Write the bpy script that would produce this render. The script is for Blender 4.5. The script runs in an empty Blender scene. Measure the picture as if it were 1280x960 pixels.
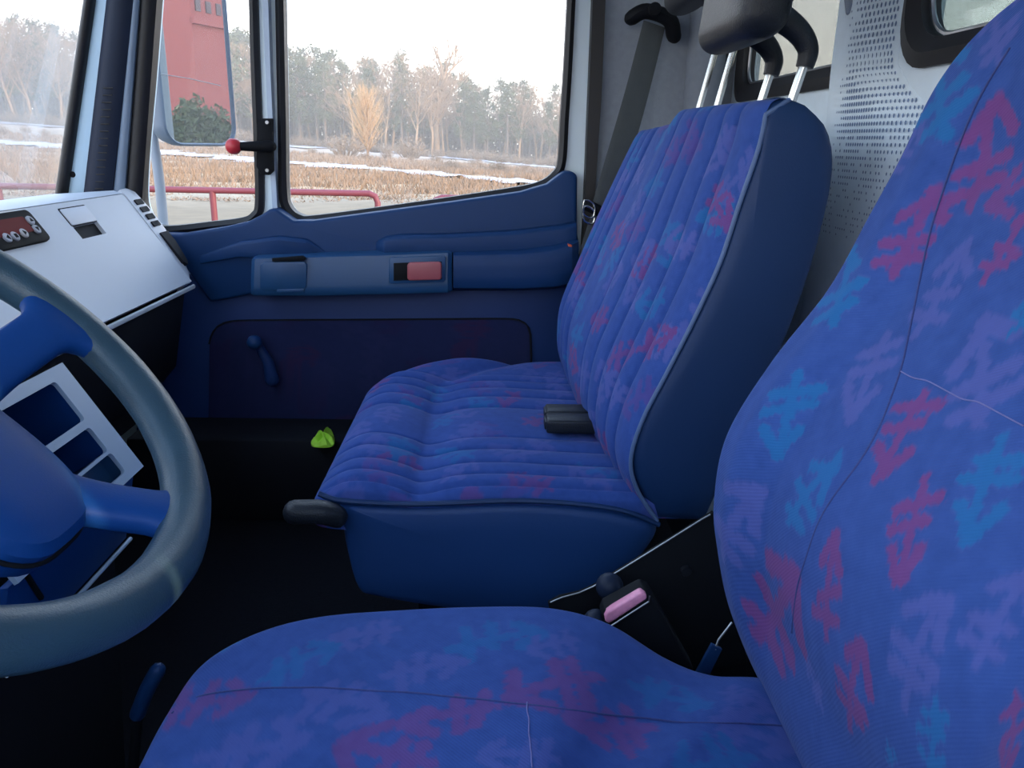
import bpy, bmesh, math, random
import numpy as np
from mathutils import Vector, Matrix

# ------------------------------------------------------------------ camera
SC = bpy.context.scene
COL = SC.collection
FPX = 980.0                                   # focal length in pixels of the 1280x960 frame
CAM = np.array([0.0, 0.0, 1.0])
_y = np.array([-25.0, 304.0, -980.0]); _y /= np.linalg.norm(_y)
_z = np.array([0.0135, 1.0, 0.0]); _z = _z - _y * (_z @ _y); _z /= np.linalg.norm(_z)
_x = np.cross(_y, _z)
CR = np.array([_x, _y, _z])                   # world <- camera
cam_data = bpy.data.cameras.new('camera')
cam_data.sensor_width = 36.0
cam_data.lens = FPX / 1280.0 * 36.0
cam_data.clip_start = 0.02
cam_data.clip_end = 600
cam = bpy.data.objects.new('camera', cam_data)
COL.objects.link(cam)
cam.matrix_world = Matrix.Translation(Vector(CAM)) @ Matrix(CR.tolist()).to_4x4()
SC.camera = cam

# ------------------------------------------------------------------ sky, sun, exposure
SKY = 3.7
w = bpy.data.worlds.new('sky'); SC.world = w; w.use_nodes = True
nt = w.node_tree; nt.nodes.clear()
_o = nt.nodes.new('ShaderNodeOutputWorld'); _b = nt.nodes.new('ShaderNodeBackground')
_tc = nt.nodes.new('ShaderNodeTexCoord'); _sx = nt.nodes.new('ShaderNodeSeparateXYZ')
_cr = nt.nodes.new('ShaderNodeValToRGB')
nt.links.new(_tc.outputs['Generated'], _sx.inputs[0]); nt.links.new(_sx.outputs['Z'], _cr.inputs[0])
nt.links.new(_cr.outputs[0], _b.inputs[0]); nt.links.new(_b.outputs[0], _o.inputs[0])
e = _cr.color_ramp.elements
e[0].position = 0.0; e[0].color = (1.0, 0.93, 0.84, 1)
e[1].position = 1.0; e[1].color = (0.36, 0.55, 0.90, 1)
k = e.new(0.10); k.color = (0.97, 0.95, 0.93, 1)
k = e.new(0.35); k.color = (0.64, 0.80, 1.0, 1)
_b.inputs[1].default_value = SKY
sun_d = bpy.data.lights.new('sun', 'SUN'); sun_d.energy = 5.2; sun_d.angle = math.radians(0.6); sun_d.color = (1.0, 0.70, 0.42)
sun = bpy.data.objects.new('sun', sun_d); COL.objects.link(sun)
sun.location = (30, -20, 12)
sun.rotation_euler = Vector((-0.80, 0.50, -0.20)).to_track_quat('-Z', 'Y').to_euler()
vs = SC.view_settings
vs.view_transform = 'Standard'; vs.look = 'None'; vs.exposure = 0.0; vs.gamma = 1.0; vs.use_curve_mapping = False
SC.cycles.max_bounces = 10; SC.cycles.transparent_max_bounces = 24; SC.cycles.use_denoising = True
SC.cycles.sample_clamp_indirect = 8.0

# ------------------------------------------------------------------ helpers
def ray(u, v): return CR @ np.array([(u - 640) / FPX, -(v - 480) / FPX, -1.0])
def PY(u, v, Y): d = ray(u, v); return CAM + d * (Y / d[1])
def PX(u, v, X): d = ray(u, v); return CAM + d * (X / d[0])
def PZ(u, v, Z): d = ray(u, v); return CAM + d * ((Z - CAM[2]) / d[2])
def PP(u, v, o, n): d = ray(u, v); return CAM + d * (((o - CAM) @ n) / (d @ n))
def proj(P):
    c = (np.asarray(P, float) - CAM) @ CR
    return np.stack([640 + FPX * c[:, 0] / -c[:, 2], 480 - FPX * c[:, 1] / -c[:, 2]], 1)
def A(*a): return np.array(a, float)
def nrm(a): a = np.asarray(a, float); return a / np.linalg.norm(a)
def sm(x, a=0.0, b=1.0): t = np.clip((np.asarray(x, float) - a) / (b - a), 0, 1); return t * t * (3 - 2 * t)
RNG = np.random.default_rng(11)
random.seed(5)

def lin(r, g=None, b=None):
    if g is None: g = b = r
    f = lambda c: (c / 255 / 12.92) if c / 255 <= 0.04045 else ((c / 255 + 0.055) / 1.055) ** 2.4
    return (f(r), f(g), f(b), 1.0)

def spl(pts, n=None, closed=False):
    """Catmull-Rom through pts, n points per span."""
    p = np.array(pts, float); n = n or 8; m = len(p); out = []
    for i in range(m if closed else m - 1):
        if closed: a, b, c, d = p[(i - 1) % m], p[i], p[(i + 1) % m], p[(i + 2) % m]
        else: a, b, c, d = p[max(i - 1, 0)], p[i], p[i + 1], p[min(i + 2, m - 1)]
        for k in range(n):
            t = k / n
            out.append(0.5 * ((2 * b) + (c - a) * t + (2 * a - 5 * b + 4 * c - d) * t * t + (3 * b - a - 3 * c + d) * t ** 3))
    if not closed: out.append(p[-1])
    return np.array(out)
def resample(p, n):
    p = np.asarray(p, float); L = np.concatenate([[0], np.cumsum(np.linalg.norm(np.diff(p, axis=0), axis=1))])
    s = np.linspace(0, L[-1], n)
    return np.stack([np.interp(s, L, p[:, k]) for k in range(p.shape[1])], 1)

ORG = {}
def empty(name, loc, label, cat, group=None):
    o = bpy.data.objects.new(name, None); COL.objects.link(o); o.location = loc
    o.empty_display_size = 0.05
    ORG[o] = np.array(loc, float); tag(o, label, cat, group); return o
def tag(o, label=None, cat=None, group=None, kind=None):
    if label: o['label'] = label
    if cat: o['category'] = cat
    if group: o['group'] = group
    if kind: o['kind'] = kind
    return o
class MB:
    """Collects geometry for ONE mesh object."""
    def __init__(s): s.v = []; s.f = []; s.n = 0
    def add(s, v, f):
        v = np.asarray(v, float)
        s.f += [tuple(i + s.n for i in q) for q in f]; s.v.append(v); s.n += len(v); return s
    def build(s, name, m, parent=None, ang=35, bevel=0, seg=2, **kw):
        return mobj(name, np.concatenate(s.v), s.f, m, parent, ang, bevel, seg, **kw)
def mobj(name, V, Fc, m, parent=None, ang=35, bevel=0, seg=2, label=None, cat=None, group=None, kind=None, recalc=True):
    V = np.asarray(V, float); o_ = ORG[parent] if parent is not None else np.zeros(3)
    me = bpy.data.meshes.new(name)
    me.from_pydata((V - o_).tolist(), [], Fc if isinstance(Fc, list) else Fc.tolist())
    if recalc or bevel:
        bm = bmesh.new(); bm.from_mesh(me)
        if recalc: bmesh.ops.recalc_face_normals(bm, faces=bm.faces)
        if bevel:
            es = [x for x in bm.edges if x.is_manifold and x.calc_face_angle(0) > math.radians(40)]
            bmesh.ops.bevel(bm, geom=es, offset=bevel, segments=seg, profile=0.5, affect='EDGES', clamp_overlap=True)
        bm.to_mesh(me); bm.free()
    me.polygons.foreach_set('use_smooth', [True] * len(me.polygons))
    if ang is not None and ang < 180: me.set_sharp_from_angle(angle=math.radians(ang))
    me.materials.append(m)
    ob = bpy.data.objects.new(name, me); COL.objects.link(ob)
    if parent is not None: ob.parent = parent
    ORG[ob] = o_
    return tag(ob, label, cat, group, kind)
def gridf(nr, nc, closed=False, off=0):
    f = []
    cc = nc if closed else nc - 1
    for i in range(nr - 1):
        for j in range(cc):
            a = i * nc + j; b = i * nc + (j + 1) % nc
            f.append((a + off, b + off, b + nc + off, a + nc + off))
    return f
def loft(rings, cap=True):
    R = np.array(rings, float); nr, nc = R.shape[:2]
    f = gridf(nr, nc, True)
    if cap: f += [tuple(range(nc))[::-1], tuple((nr - 1) * nc + k for k in range(nc))]
    return R.reshape(-1, 3), f
def prism(P, d):
    """closed polygon P (n,3) extruded along vector d."""
    P = np.asarray(P, float); n = len(P)
    V = np.concatenate([P, P + np.asarray(d, float)])
    f = [tuple(range(n)), tuple(range(2 * n - 1, n - 1, -1))] + [(i, i + n, (i + 1) % n + n, (i + 1) % n) for i in range(n)]
    return V, f
def boxv(a, b):
    a, b = np.array(a, float), np.array(b, float)
    V = np.array([[x, y, z] for x in (a[0], b[0]) for y in (a[1], b[1]) for z in (a[2], b[2])])
    return V, [(0, 1, 3, 2), (4, 6, 7, 5), (0, 4, 5, 1), (2, 3, 7, 6), (0, 2, 6, 4), (1, 5, 7, 3)]
def obox(c, ex, ey, ez):
    """oriented box: centre and three half vectors."""
    c, ex, ey, ez = map(lambda q: np.asarray(q, float), (c, ex, ey, ez))
    V = np.array([c + i * ex + j * ey + k * ez for i in (-1, 1) for j in (-1, 1) for k in (-1, 1)])
    return V, [(0, 1, 3, 2), (4, 6, 7, 5), (0, 4, 5, 1), (2, 3, 7, 6), (0, 2, 6, 4), (1, 5, 7, 3)]
def frames(p, up):
    p = np.asarray(p, float); T = np.gradient(p, axis=0); T /= np.linalg.norm(T, axis=1)[:, None] + 1e-12
    S = np.cross(T, up); S /= np.linalg.norm(S, axis=1)[:, None] + 1e-12
    N = np.cross(S, T); return T, S, N
def sweep(path, rw, rh=None, up=(0, 0, 1), n=12, power=2.0, closed=False, round_ends=False):
    p = np.asarray(path, float); m = len(p)
    rw = np.broadcast_to(np.asarray(rw, float), m).copy(); rh = rw.copy() if rh is None else np.broadcast_to(np.asarray(rh, float), m).copy()
    if closed:
        T = np.roll(p, -1, 0) - np.roll(p, 1, 0); T /= np.linalg.norm(T, axis=1)[:, None]
        S = np.cross(T, up); S /= np.linalg.norm(S, axis=1)[:, None]; N = np.cross(S, T)
    else: T, S, N = frames(p, np.asarray(up, float))
    a = np.linspace(0, 2 * np.pi, n, endpoint=False)
    ca, sa = np.cos(a), np.sin(a)
    ca = np.sign(ca) * np.abs(ca) ** (2 / power); sa = np.sign(sa) * np.abs(sa) ** (2 / power)
    R = [p[i] + np.outer(ca * rw[i], S[i]) + np.outer(sa * rh[i], N[i]) for i in range(m)]
    if round_ends:
        for end, sgn in ((0, -1), (m - 1, 1)):
            ex = []
            for q in (0.5, 0.85, 0.98):
                sc = math.sqrt(1 - q * q); c = p[end] + sgn * T[end] * min(rw[end], rh[end]) * q
                ex.append(c + np.outer(ca * rw[end] * sc, S[end]) + np.outer(sa * rh[end] * sc, N[end]))
            R = ex[::-1] + R if end == 0 else R + ex
    if closed: return np.array(R).reshape(-1, 3), gridf(m, n, True) + [((m - 1) * n + j, (m - 1) * n + (j + 1) % n, (j + 1) % n, j) for j in range(n)]
    return loft(R)
def ball(c, r, n=12, sc=(1, 1, 1)):
    R = []
    for i in range(1, n):
        t = math.pi * i / n
        R.append([(c[0] + sc[0] * r * math.sin(t) * math.cos(a), c[1] + sc[1] * r * math.sin(t) * math.sin(a), c[2] + sc[2] * r * math.cos(t)) for a in np.linspace(0, 2 * math.pi, 2 * n, endpoint=False)])
    return loft(R)
def disc(c, nvec, r, h, n=16, dome=0.0):
    nvec = nrm(nvec); s = nrm(np.cross(nvec, (0.31, 0.2, 0.9))); t = np.cross(nvec, s)
    a = np.linspace(0, 2 * np.pi, n, endpoint=False)
    rg = lambda rr, hh: np.asarray(c) + np.outer(np.cos(a) * rr, s) + np.outer(np.sin(a) * rr, t) + nvec * hh
    return loft([rg(r, 0), rg(r, h * 0.7), rg(r * 0.85, h), rg(r * 0.4, h + dome)])
def band(p1, p2, Y0, Y1, m=None):
    """strip between two pixel polylines, front at depth Y0 and back at Y1."""
    n = len(p1)
    a = [PY(u, v, Y0) for u, v in p1]; b = [PY(u, v, Y0) for u, v in p2]
    c = [q + A(0, Y1 - Y0, 0) for q in b]; d = [q + A(0, Y1 - Y0, 0) for q in a]
    return loft([[a[i], b[i], c[i], d[i]] for i in range(n)])
def polyY(pts, Y, dY):
    return prism([PY(u, v, Y) for u, v in pts], (0, dY, 0))
def cyl(a, b, r, n=12): return sweep([A(*a), A(*b)], r, n=n, up=(0.123, 0.456, 0.88))

# ------------------------------------------------------------------ materials
def mat(name, col, rough=0.5, var=0.15, scale=8.0, bump=0.0, bscale=200.0, metal=0.0, sheen=0.0, spec=0.5, detail=4.0, col2=None):
    m = bpy.data.materials.new(name); m.use_nodes = True; n = m.node_tree; L = n.links.new
    b = n.nodes['Principled BSDF']
    tc = n.nodes.new('ShaderNodeTexCoord')
    no = n.nodes.new('ShaderNodeTexNoise'); no.inputs['Scale'].default_value = scale; no.inputs['Detail'].default_value = detail
    L(tc.outputs['Object'], no.inputs['Vector'])
    mx = n.nodes.new('ShaderNodeMix'); mx.data_type = 'RGBA'
    c = np.array(col[:3])
    c2 = np.array(col2[:3]) if col2 is not None else c * (1 + var)
    mx.inputs[6].default_value = (*(c * (1 - var) if col2 is None else c), 1); mx.inputs[7].default_value = (*c2, 1)
    L(no.outputs['Fac'], mx.inputs[0]); L(mx.outputs[2], b.inputs['Base Color'])
    b.inputs['Roughness'].default_value = rough; b.inputs['Metallic'].default_value = metal
    b.inputs['Specular IOR Level'].default_value = spec
    if sheen: b.inputs['Sheen Weight'].default_value = sheen; b.inputs['Sheen Roughness'].default_value = 0.4
    if bump:
        n2 = n.nodes.new('ShaderNodeTexNoise'); n2.inputs['Scale'].default_value = bscale; n2.inputs['Detail'].default_value = 2
        L(tc.outputs['Object'], n2.inputs['Vector'])
        bp = n.nodes.new('ShaderNodeBump'); bp.inputs['Strength'].default_value = bump; bp.inputs['Distance'].default_value = 0.002
        L(n2.outputs['Fac'], bp.inputs['Height']); L(bp.outputs[0], b.inputs['Normal'])
    return m
def fabric(name, base, base2, sheen=0.06, weave=900.0, bump=0.18):
    """velour: mottled blue ground, woven motif colours come from the 'print' point attribute."""
    m = mat(name, base, 0.92, 0.1, 60.0, spec=0.15, sheen=sheen, col2=base2, detail=6.0)
    n = m.node_tree; L = n.links.new; b = n.nodes['Principled BSDF']
    src = b.inputs['Base Color'].links[0].from_socket
    at = n.nodes.new('ShaderNodeAttribute'); at.attribute_name = 'print'
    mx = n.nodes.new('ShaderNodeMix'); mx.data_type = 'RGBA'
    L(at.outputs['Alpha'], mx.inputs[0]); L(src, mx.inputs[6]); L(at.outputs['Color'], mx.inputs[7]); L(mx.outputs[2], b.inputs['Base Color'])
    tc = n.nodes.new('ShaderNodeTexCoord')
    wv = n.nodes.new('ShaderNodeTexWave'); wv.inputs['Scale'].default_value = weave / 6; wv.bands_direction = 'DIAGONAL'; wv.inputs['Distortion'].default_value = 0.6
    nz = n.nodes.new('ShaderNodeTexNoise'); nz.inputs['Scale'].default_value = weave
    ad = n.nodes.new('ShaderNodeMath'); ad.operation = 'ADD'
    L(tc.outputs['Object'], wv.inputs['Vector']); L(tc.outputs['Object'], nz.inputs['Vector'])
    L(wv.outputs['Fac'], ad.inputs[0]); L(nz.outputs['Fac'], ad.inputs[1])
    bp = n.nodes.new('ShaderNodeBump'); bp.inputs['Strength'].default_value = bump; bp.inputs['Distance'].default_value = 0.0012
    L(ad.outputs[0], bp.inputs['Height']); L(bp.outputs[0], b.inputs['Normal'])
    return m
def glass(name, haze=0.0, tint=(1, 1, 1), hz=(0.8, 0.85, 0.9)):
    m = bpy.data.materials.new(name); m.use_nodes = True; n = m.node_tree; L = n.links.new; n.nodes.clear()
    o = n.nodes.new('ShaderNodeOutputMaterial'); t = n.nodes.new('ShaderNodeBsdfTransparent'); t.inputs[0].default_value = (*tint, 1)
    g = n.nodes.new('ShaderNodeBsdfGlossy'); g.inputs['Roughness'].default_value = 0.02
    lw = n.nodes.new('ShaderNodeLayerWeight'); lw.inputs['Blend'].default_value = 0.25
    mp = n.nodes.new('ShaderNodeMath'); mp.operation = 'MULTIPLY'; mp.inputs[1].default_value = 0.35
    mx = n.nodes.new('ShaderNodeMixShader'); L(lw.outputs['Fresnel'], mp.inputs[0]); L(mp.outputs[0], mx.inputs[0]); L(t.outputs[0], mx.inputs[1]); L(g.outputs[0], mx.inputs[2])
    last = mx
    if haze:
        d = n.nodes.new('ShaderNodeBsdfTranslucent'); d.inputs[0].default_value = (*hz, 1)
        tc = n.nodes.new('ShaderNodeTexCoord'); no = n.nodes.new('ShaderNodeTexNoise'); no.inputs['Scale'].default_value = 4.0; no.inputs['Detail'].default_value = 6
        mm = n.nodes.new('ShaderNodeMath'); mm.operation = 'MULTIPLY'; mm.inputs[1].default_value = haze * 2
        L(tc.outputs['Object'], no.inputs['Vector']); L(no.outputs['Fac'], mm.inputs[0])
        m2 = n.nodes.new('ShaderNodeMixShader'); L(mm.outputs[0], m2.inputs[0]); L(mx.outputs[0], m2.inputs[1]); L(d.outputs[0], m2.inputs[2]); last = m2
    L(last.outputs[0], o.inputs[0]); return m

BLUE = (0.021, 0.053, 0.205); BLUE2 = (0.043, 0.092, 0.315)
M = dict(
    velour=fabric('blue_velour', BLUE, BLUE2),
    velour_b=fabric('blue_pleated_velour', (0.018, 0.048, 0.200), (0.038, 0.084, 0.315), weave=1100.0),
    insert=fabric('door_velour', (0.016, 0.022, 0.075), (0.020, 0.026, 0.09), sheen=0.0),
    vinyl=mat('navy_vinyl', (0.005, 0.028, 0.100), 0.55, 0.12, 5.0, 0.12, 500.0, spec=0.35),
    vinyl_lit=mat('navy_vinyl_lit', (0.008, 0.042, 0.155), 0.55, 0.12, 5.0, 0.12, 500.0, spec=0.35),  # same navy vinyl, colour lightened to make up for weak light on the side
    piping=mat('piping', (0.07, 0.12, 0.25), 0.6, 0.1),
    stitch=mat('stitch_thread', (0.030, 0.045, 0.17), 0.8, 0.3, 300.0),
    stitch_l=mat('pale_stitch_thread', (0.14, 0.14, 0.34), 0.8, 0.2, 300.0),
    door=mat('door_plastic', (0.006, 0.036, 0.125), 0.5, 0.10, 4.0, 0.15, 700.0, spec=0.26),
    door_d=mat('door_lower_vinyl', (0.012, 0.038, 0.15), 0.55, 0.15, 5.0, 0.1, 500.0, spec=0.3),
    arm=mat('armrest_plastic', (0.012, 0.062, 0.165), 0.42, 0.08, 6.0, 0.12, 800.0),
    black=mat('black_plastic', (0.008, 0.009, 0.012), 0.65, 0.2, 8.0, 0.08, 500.0, spec=0.10),
    rubber=mat('black_rubber', (0.010, 0.010, 0.013), 0.5, 0.2, 10.0),
    leather=mat('black_leather', (0.010, 0.013, 0.020), 0.45, 0.15, 10.0, 0.35, 420.0, spec=0.3),
    dark=mat('dark_trim', (0.008, 0.009, 0.014), 0.7, 0.3, 6.0, spec=0.2),
    carpet=mat('dark_carpet', (0.010, 0.011, 0.016), 0.95, 0.4, 120.0, 0.4, 300.0, spec=0.1),
    grey=mat('dash_grey', (0.58, 0.62, 0.69), 0.42, 0.05, 3.0, 0.10, 900.0),
    grey_l=mat('dash_grey_light', (0.70, 0.73, 0.80), 0.5, 0.05, 3.0),
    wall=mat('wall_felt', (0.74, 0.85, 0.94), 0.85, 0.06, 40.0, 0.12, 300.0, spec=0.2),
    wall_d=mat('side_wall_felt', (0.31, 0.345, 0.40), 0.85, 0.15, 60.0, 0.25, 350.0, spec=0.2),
    paint=mat('blue_grey_paint', (0.42, 0.59, 0.74), 0.35, 0.05, 3.0),
    frame=mat('blue_grey_paint_lit', (0.74, 0.88, 0.97), 0.35, 0.03, 3.0),  # same paint as the pillar, lightened in colour to make up for weak light
    pillar=mat('pillar_plastic', (0.010, 0.017, 0.038), 0.5, 0.15, 6.0, 0.1, 500.0, spec=0.2),
    chrome=mat('chrome', (0.62, 0.62, 0.60), 0.22, 0.08, 20.0, metal=1.0),
    steel=mat('steel', (0.36, 0.37, 0.39), 0.4, 0.1, 20.0, metal=1.0),
    wheel=mat('wheel_leather', (0.022, 0.055, 0.085), 0.38, 0.25, 18.0, 0.22, 600.0, spec=0.5),
    wheel_h=mat('wheel_plastic', (0.004, 0.044, 0.195), 0.5, 0.10, 6.0, 0.10, 700.0, spec=0.2),
    red_h=mat('red_handle', (0.36, 0.085, 0.10), 0.4, 0.1, 8.0),
    red_b=mat('red_ball', (0.55, 0.035, 0.05), 0.3, 0.1, 8.0),
    pink=mat('pink_button', (0.80, 0.30, 0.45), 0.4, 0.25, 150.0),
    strap=mat('belt_webbing', (0.085, 0.095, 0.10), 0.75, 0.15, 30.0, 0.35, 600.0, spec=0.3),
    green=mat('lime_cloth', (0.45, 0.80, 0.05), 0.7, 0.3, 60.0),
    orange=mat('orange_tag', (0.65, 0.10, 0.03), 0.5, 0.2, 30.0),
    housing=mat('mirror_housing', (0.13, 0.17, 0.23), 0.45, 0.1, 6.0),
    rail=mat('red_rail_paint', (0.17, 0.033, 0.048), 0.5, 0.15, 4.0),
    body=mat('pale_cargo_panel', (0.16, 0.19, 0.205), 0.6, 0.08, 2.0),
    body2=mat('pale_cargo_ridge', (0.60, 0.65, 0.62), 0.6, 0.08, 2.0),
    brick=mat('red_render', (0.35, 0.092, 0.075), 0.9, 0.15, 1.5),
    brick_w=mat('dark_window', (0.10, 0.06, 0.06), 0.5, 0.15, 1.5),
    bark=mat('bark', (0.16, 0.12, 0.09), 0.9, 0.3, 2.0),
    birch=mat('tan_bark', (0.36, 0.24, 0.145), 0.9, 0.25, 1.0),
    gold=mat('golden_twigs', (0.60, 0.37, 0.17), 0.9, 0.25, 1.0),
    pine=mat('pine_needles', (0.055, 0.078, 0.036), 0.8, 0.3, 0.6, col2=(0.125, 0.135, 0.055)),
    pine_y=mat('sunlit_needles', (0.10, 0.13, 0.05), 0.8, 0.3, 0.6, col2=(0.20, 0.21, 0.07)),  # yellower, paler copy of the needles with sunlight put into the colour
    twig=mat('tan_twigs', (0.22, 0.147, 0.085), 0.9, 0.3, 0.8),
    scrub=mat('dry_scrub', (0.27, 0.19, 0.125), 0.9, 0.3, 0.8),
    grass=mat('dry_grass', (0.235, 0.165, 0.115), 0.95, 0.3, 0.5, col2=(0.33, 0.245, 0.18)),
    snow=mat('thin_snow', (0.50, 0.48, 0.50), 0.8, 0.08, 0.7),
    win=glass('door_glass', 0.0), wind=glass('windscreen_glass', 0.085, hz=(0.86, 0.83, 0.79)), rearg=glass('tinted_rear_glass', 0.06, (0.52, 0.52, 0.49), (0.80, 0.82, 0.76)), rearg2=glass('green_rear_glass', 0.05, (0.41, 0.45, 0.43), (0.75, 0.82, 0.78)),
)
# mirror silver, red display (they reflect / give off light)
m_ = mat('mirror_silver', (0.86, 0.88, 0.90), 0.01, 0.02, 2.0, metal=0.88); M['mirror'] = m_
m_ = mat('red_display', (0.05, 0.002, 0.003), 0.6, 0.1, spec=0.15); b_ = m_.node_tree.nodes['Principled BSDF']
b_.inputs['Emission Color'].default_value = (0.5, 0.01, 0.015, 1); b_.inputs['Emission Strength'].default_value = 0.06; M['lcd'] = m_

# ------------------------------------------------------------------ woven motif (flat print)
RED = (0.20, 0.040, 0.155); TEAL = (0.012, 0.135, 0.34); LILAC = (0.095, 0.105, 0.33); MAUVE = (0.10, 0.05, 0.22)
SEGS = [((0.0, 0), (1, 0)), ((1.04, 0), (0.74, 0.25)), ((1.04, 0), (0.74, -0.25)), ((0.16, -0.27), (0.26, 0.25)), ((0.40, -0.25), (0.50, 0.28))]
def paint(uv, glyphs, seed=1):
    """uv (n,2) metres on the cloth; glyphs (tail, head, colour, alpha, fat) -> rgba per point."""
    r = np.random.default_rng(seed); n = len(uv)
    out = np.zeros((n, 4)); out[:, :3] = LILAC
    for a, b, c, al, fat in glyphs:
        a, b = np.asarray(a), np.asarray(b); d = b - a; L = np.hypot(*d)
        if L < 1e-6: continue
        d = d / L; e_ = A(-d[1], d[0])
        q = (uv - a); x = q @ d / L; y = q @ e_ / L
        idx = np.where((x > -0.3) & (x < 1.4) & (np.abs(y) < 0.6))[0]
        if not len(idx): continue
        P = np.stack([x[idx], y[idx]], 1); dm = np.full(len(idx), 9.0)
        for s, (p0, p1) in enumerate(SEGS):
            p0 = A(*p0) + r.normal(size=2) * 0.035; p1 = A(*p1) + r.normal(size=2) * 0.035
            pd = p1 - p0; t = np.clip(((P - p0) @ pd) / (pd @ pd), 0, 1)
            dd = np.linalg.norm(P - p0 - t[:, None] * pd, axis=1) - (0.015 if s else 0.0)
            dm = np.minimum(dm, dd)
        dm = dm + r.normal(size=len(idx)) * 0.008 + 0.02 * np.sin(P[:, 0] * 37 + P[:, 1] * 11) * np.sin(P[:, 1] * 31)
        k_ = (1 - sm(dm, 0.062 * fat, 0.095 * fat)) * al
        up = k_ > out[idx, 3] * 0.9
        out[idx[up], :3] = c; out[idx, 3] = np.maximum(out[idx, 3], k_)
    return out
def set_print(ob, rgba):
    at = ob.data.attributes.new('print', 'FLOAT_COLOR', 'POINT')
    at.data.foreach_set('color', np.asarray(rgba, np.float32).ravel())
def nearest(pix, scr, ok):
    d = ((scr - np.asarray(pix)) ** 2).sum(1) + np.where(ok, 0, 1e9)
    return int(d.argmin())

def plate(name, outer, holes, d, m, parent=None, bevel=0, ang=35, **kw):
    """flat plate with holes: loops of 3-D points in one plane, thickness vector d."""
    bm = bmesh.new(); es = []
    for lp in [outer] + list(holes):
        vs_ = [bm.verts.new(tuple(p)) for p in lp]
        es += [bm.edges.new((vs_[i], vs_[(i + 1) % len(vs_)])) for i in range(len(vs_))]
    r = bmesh.ops.triangle_fill(bm, use_beauty=True, use_dissolve=False, edges=es)
    fs = [g for g in r['geom'] if isinstance(g, bmesh.types.BMFace)]
    ex = bmesh.ops.extrude_face_region(bm, geom=fs, use_keep_orig=True)
    bmesh.ops.translate(bm, verts=[g for g in ex['geom'] if isinstance(g, bmesh.types.BMVert)], vec=Vector(d))
    V = [tuple(v.co) for v in bm.verts]; bm.verts.index_update()
    F_ = [tuple(v.index for v in f.verts) for f in bm.faces]; bm.free()
    return mobj(name, V, F_, m, parent, ang, bevel, **kw)
def rrect(a0, a1, b0, b1, r, n=6):
    """rounded rectangle as 2-D loop."""
    out = []
    for cx, cy, s in ((a1 - r, b1 - r, 0), (a0 + r, b1 - r, 90), (a0 + r, b0 + r, 180), (a1 - r, b0 + r, 270)):
        for k in range(n + 1):
            t = math.radians(s + 90 * k / n); out.append((cx + r * math.cos(t), cy + r * math.sin(t)))
    return np.array(out)
def S_(name, V, F_, m, parent=None, label=None, **kw):
    return mobj(name, V, F_, m, parent, label=label, kind='structure' if parent is None else None, **kw)

# ================================================================== CAB SHELL
S_('floor', *boxv((-1.14, 0.02, -0.06), (0.68, 2.24, 0.0)), M['carpet'], label='dark carpeted cab floor under the seats')
S_('ceiling', *boxv((-0.90, -0.02, 1.74), (0.68, 2.24, 1.78)), M['wall'], label='grey cab roof lining above the windows')
S_('wall_left_blocker', *prism([(-0.95, -0.10, 1.50), (0.50, -0.10, 1.50), (0.50, -0.10, 0.84), (-1.10, -0.10, 0.80), (-1.10, -0.10, 0.0), (0.70, -0.10, 0.0), (0.70, -0.10, 1.78), (-0.95, -0.10, 1.78)], (0, 0.06, 0)), M['wall'], label='unseen driver side of the cab, added to cut light on the cushions and footwell')  # unseen side, added to keep sky light off cushions and footwell
S_('wall_front', *boxv((-1.16, 0.02, 0.0), (-1.12, 2.24, 0.83)), M['dark'], label='dark bulkhead under the dashboard')
XW = 0.62
def rearloop(y0, y1, z0, z1, r): return [(XW, p[0], p[1]) for p in rrect(y0, y1, z0, z1, r)]
W1 = (1.40, 2.10, 1.116, 1.66, 0.05); W2 = (0.42, 1.262, 1.124, 1.66, 0.075)
wr = plate('wall_rear', [(XW, 0.02, 0), (XW, 2.2, 0), (XW, 2.2, 1.76), (XW, 0.02, 1.76)], [rearloop(*W1), rearloop(*W2)], (0.05, 0, 0), M['wall'], label='pale grey felt covered rear cab wall behind the seats', kind='structure')
for i, (Wd, nm) in enumerate(((W1, 'window_2'), (W2, 'window_3'))):
    lp = np.array(rearloop(*Wd)); c = lp.mean(0)
    wn = plate(nm, lp + A(0.03, 0, 0), [], (0.005, 0, 0), M['rearg' if i == 0 else 'rearg2'], label=('rear cab window behind the passenger bench headrests', 'rear cab window beside the driver backrest')[i], kind='structure')
    inn = c + (lp - c) * A(1, 1 - 0.055 / (Wd[1] - Wd[0]) * 2 * 0.5, 1 - 0.055 / (Wd[3] - Wd[2]))
    out = c + (lp - c) * A(1, 1 + 0.022 / (Wd[1] - Wd[0]), 1 + 0.022 / (Wd[3] - Wd[2]))
    n_ = len(lp)
    R = [[out[k] + A(0.0, 0, 0), out[k] + A(-0.008, 0, 0), 0.5 * (out[k] + inn[k]) + A(-0.014, 0, 0), inn[k] + A(-0.002, 0, 0), inn[k] + A(0.028, 0, 0)] for k in list(range(n_)) + [0]]
    R = np.array(R); mobj('rubber_seal', R.reshape(-1, 3), gridf(n_ + 1, 5), M['rubber'], wn)
    in2 = c + (inn - c) * A(1, 0.985, 0.985)
    mobj('inner_bead', *sweep(np.concatenate([in2, in2[:1]]) + A(0.012, 0, 0), 0.004, n=6, up=(1, 0, 0)), M['steel'], wn)
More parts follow.
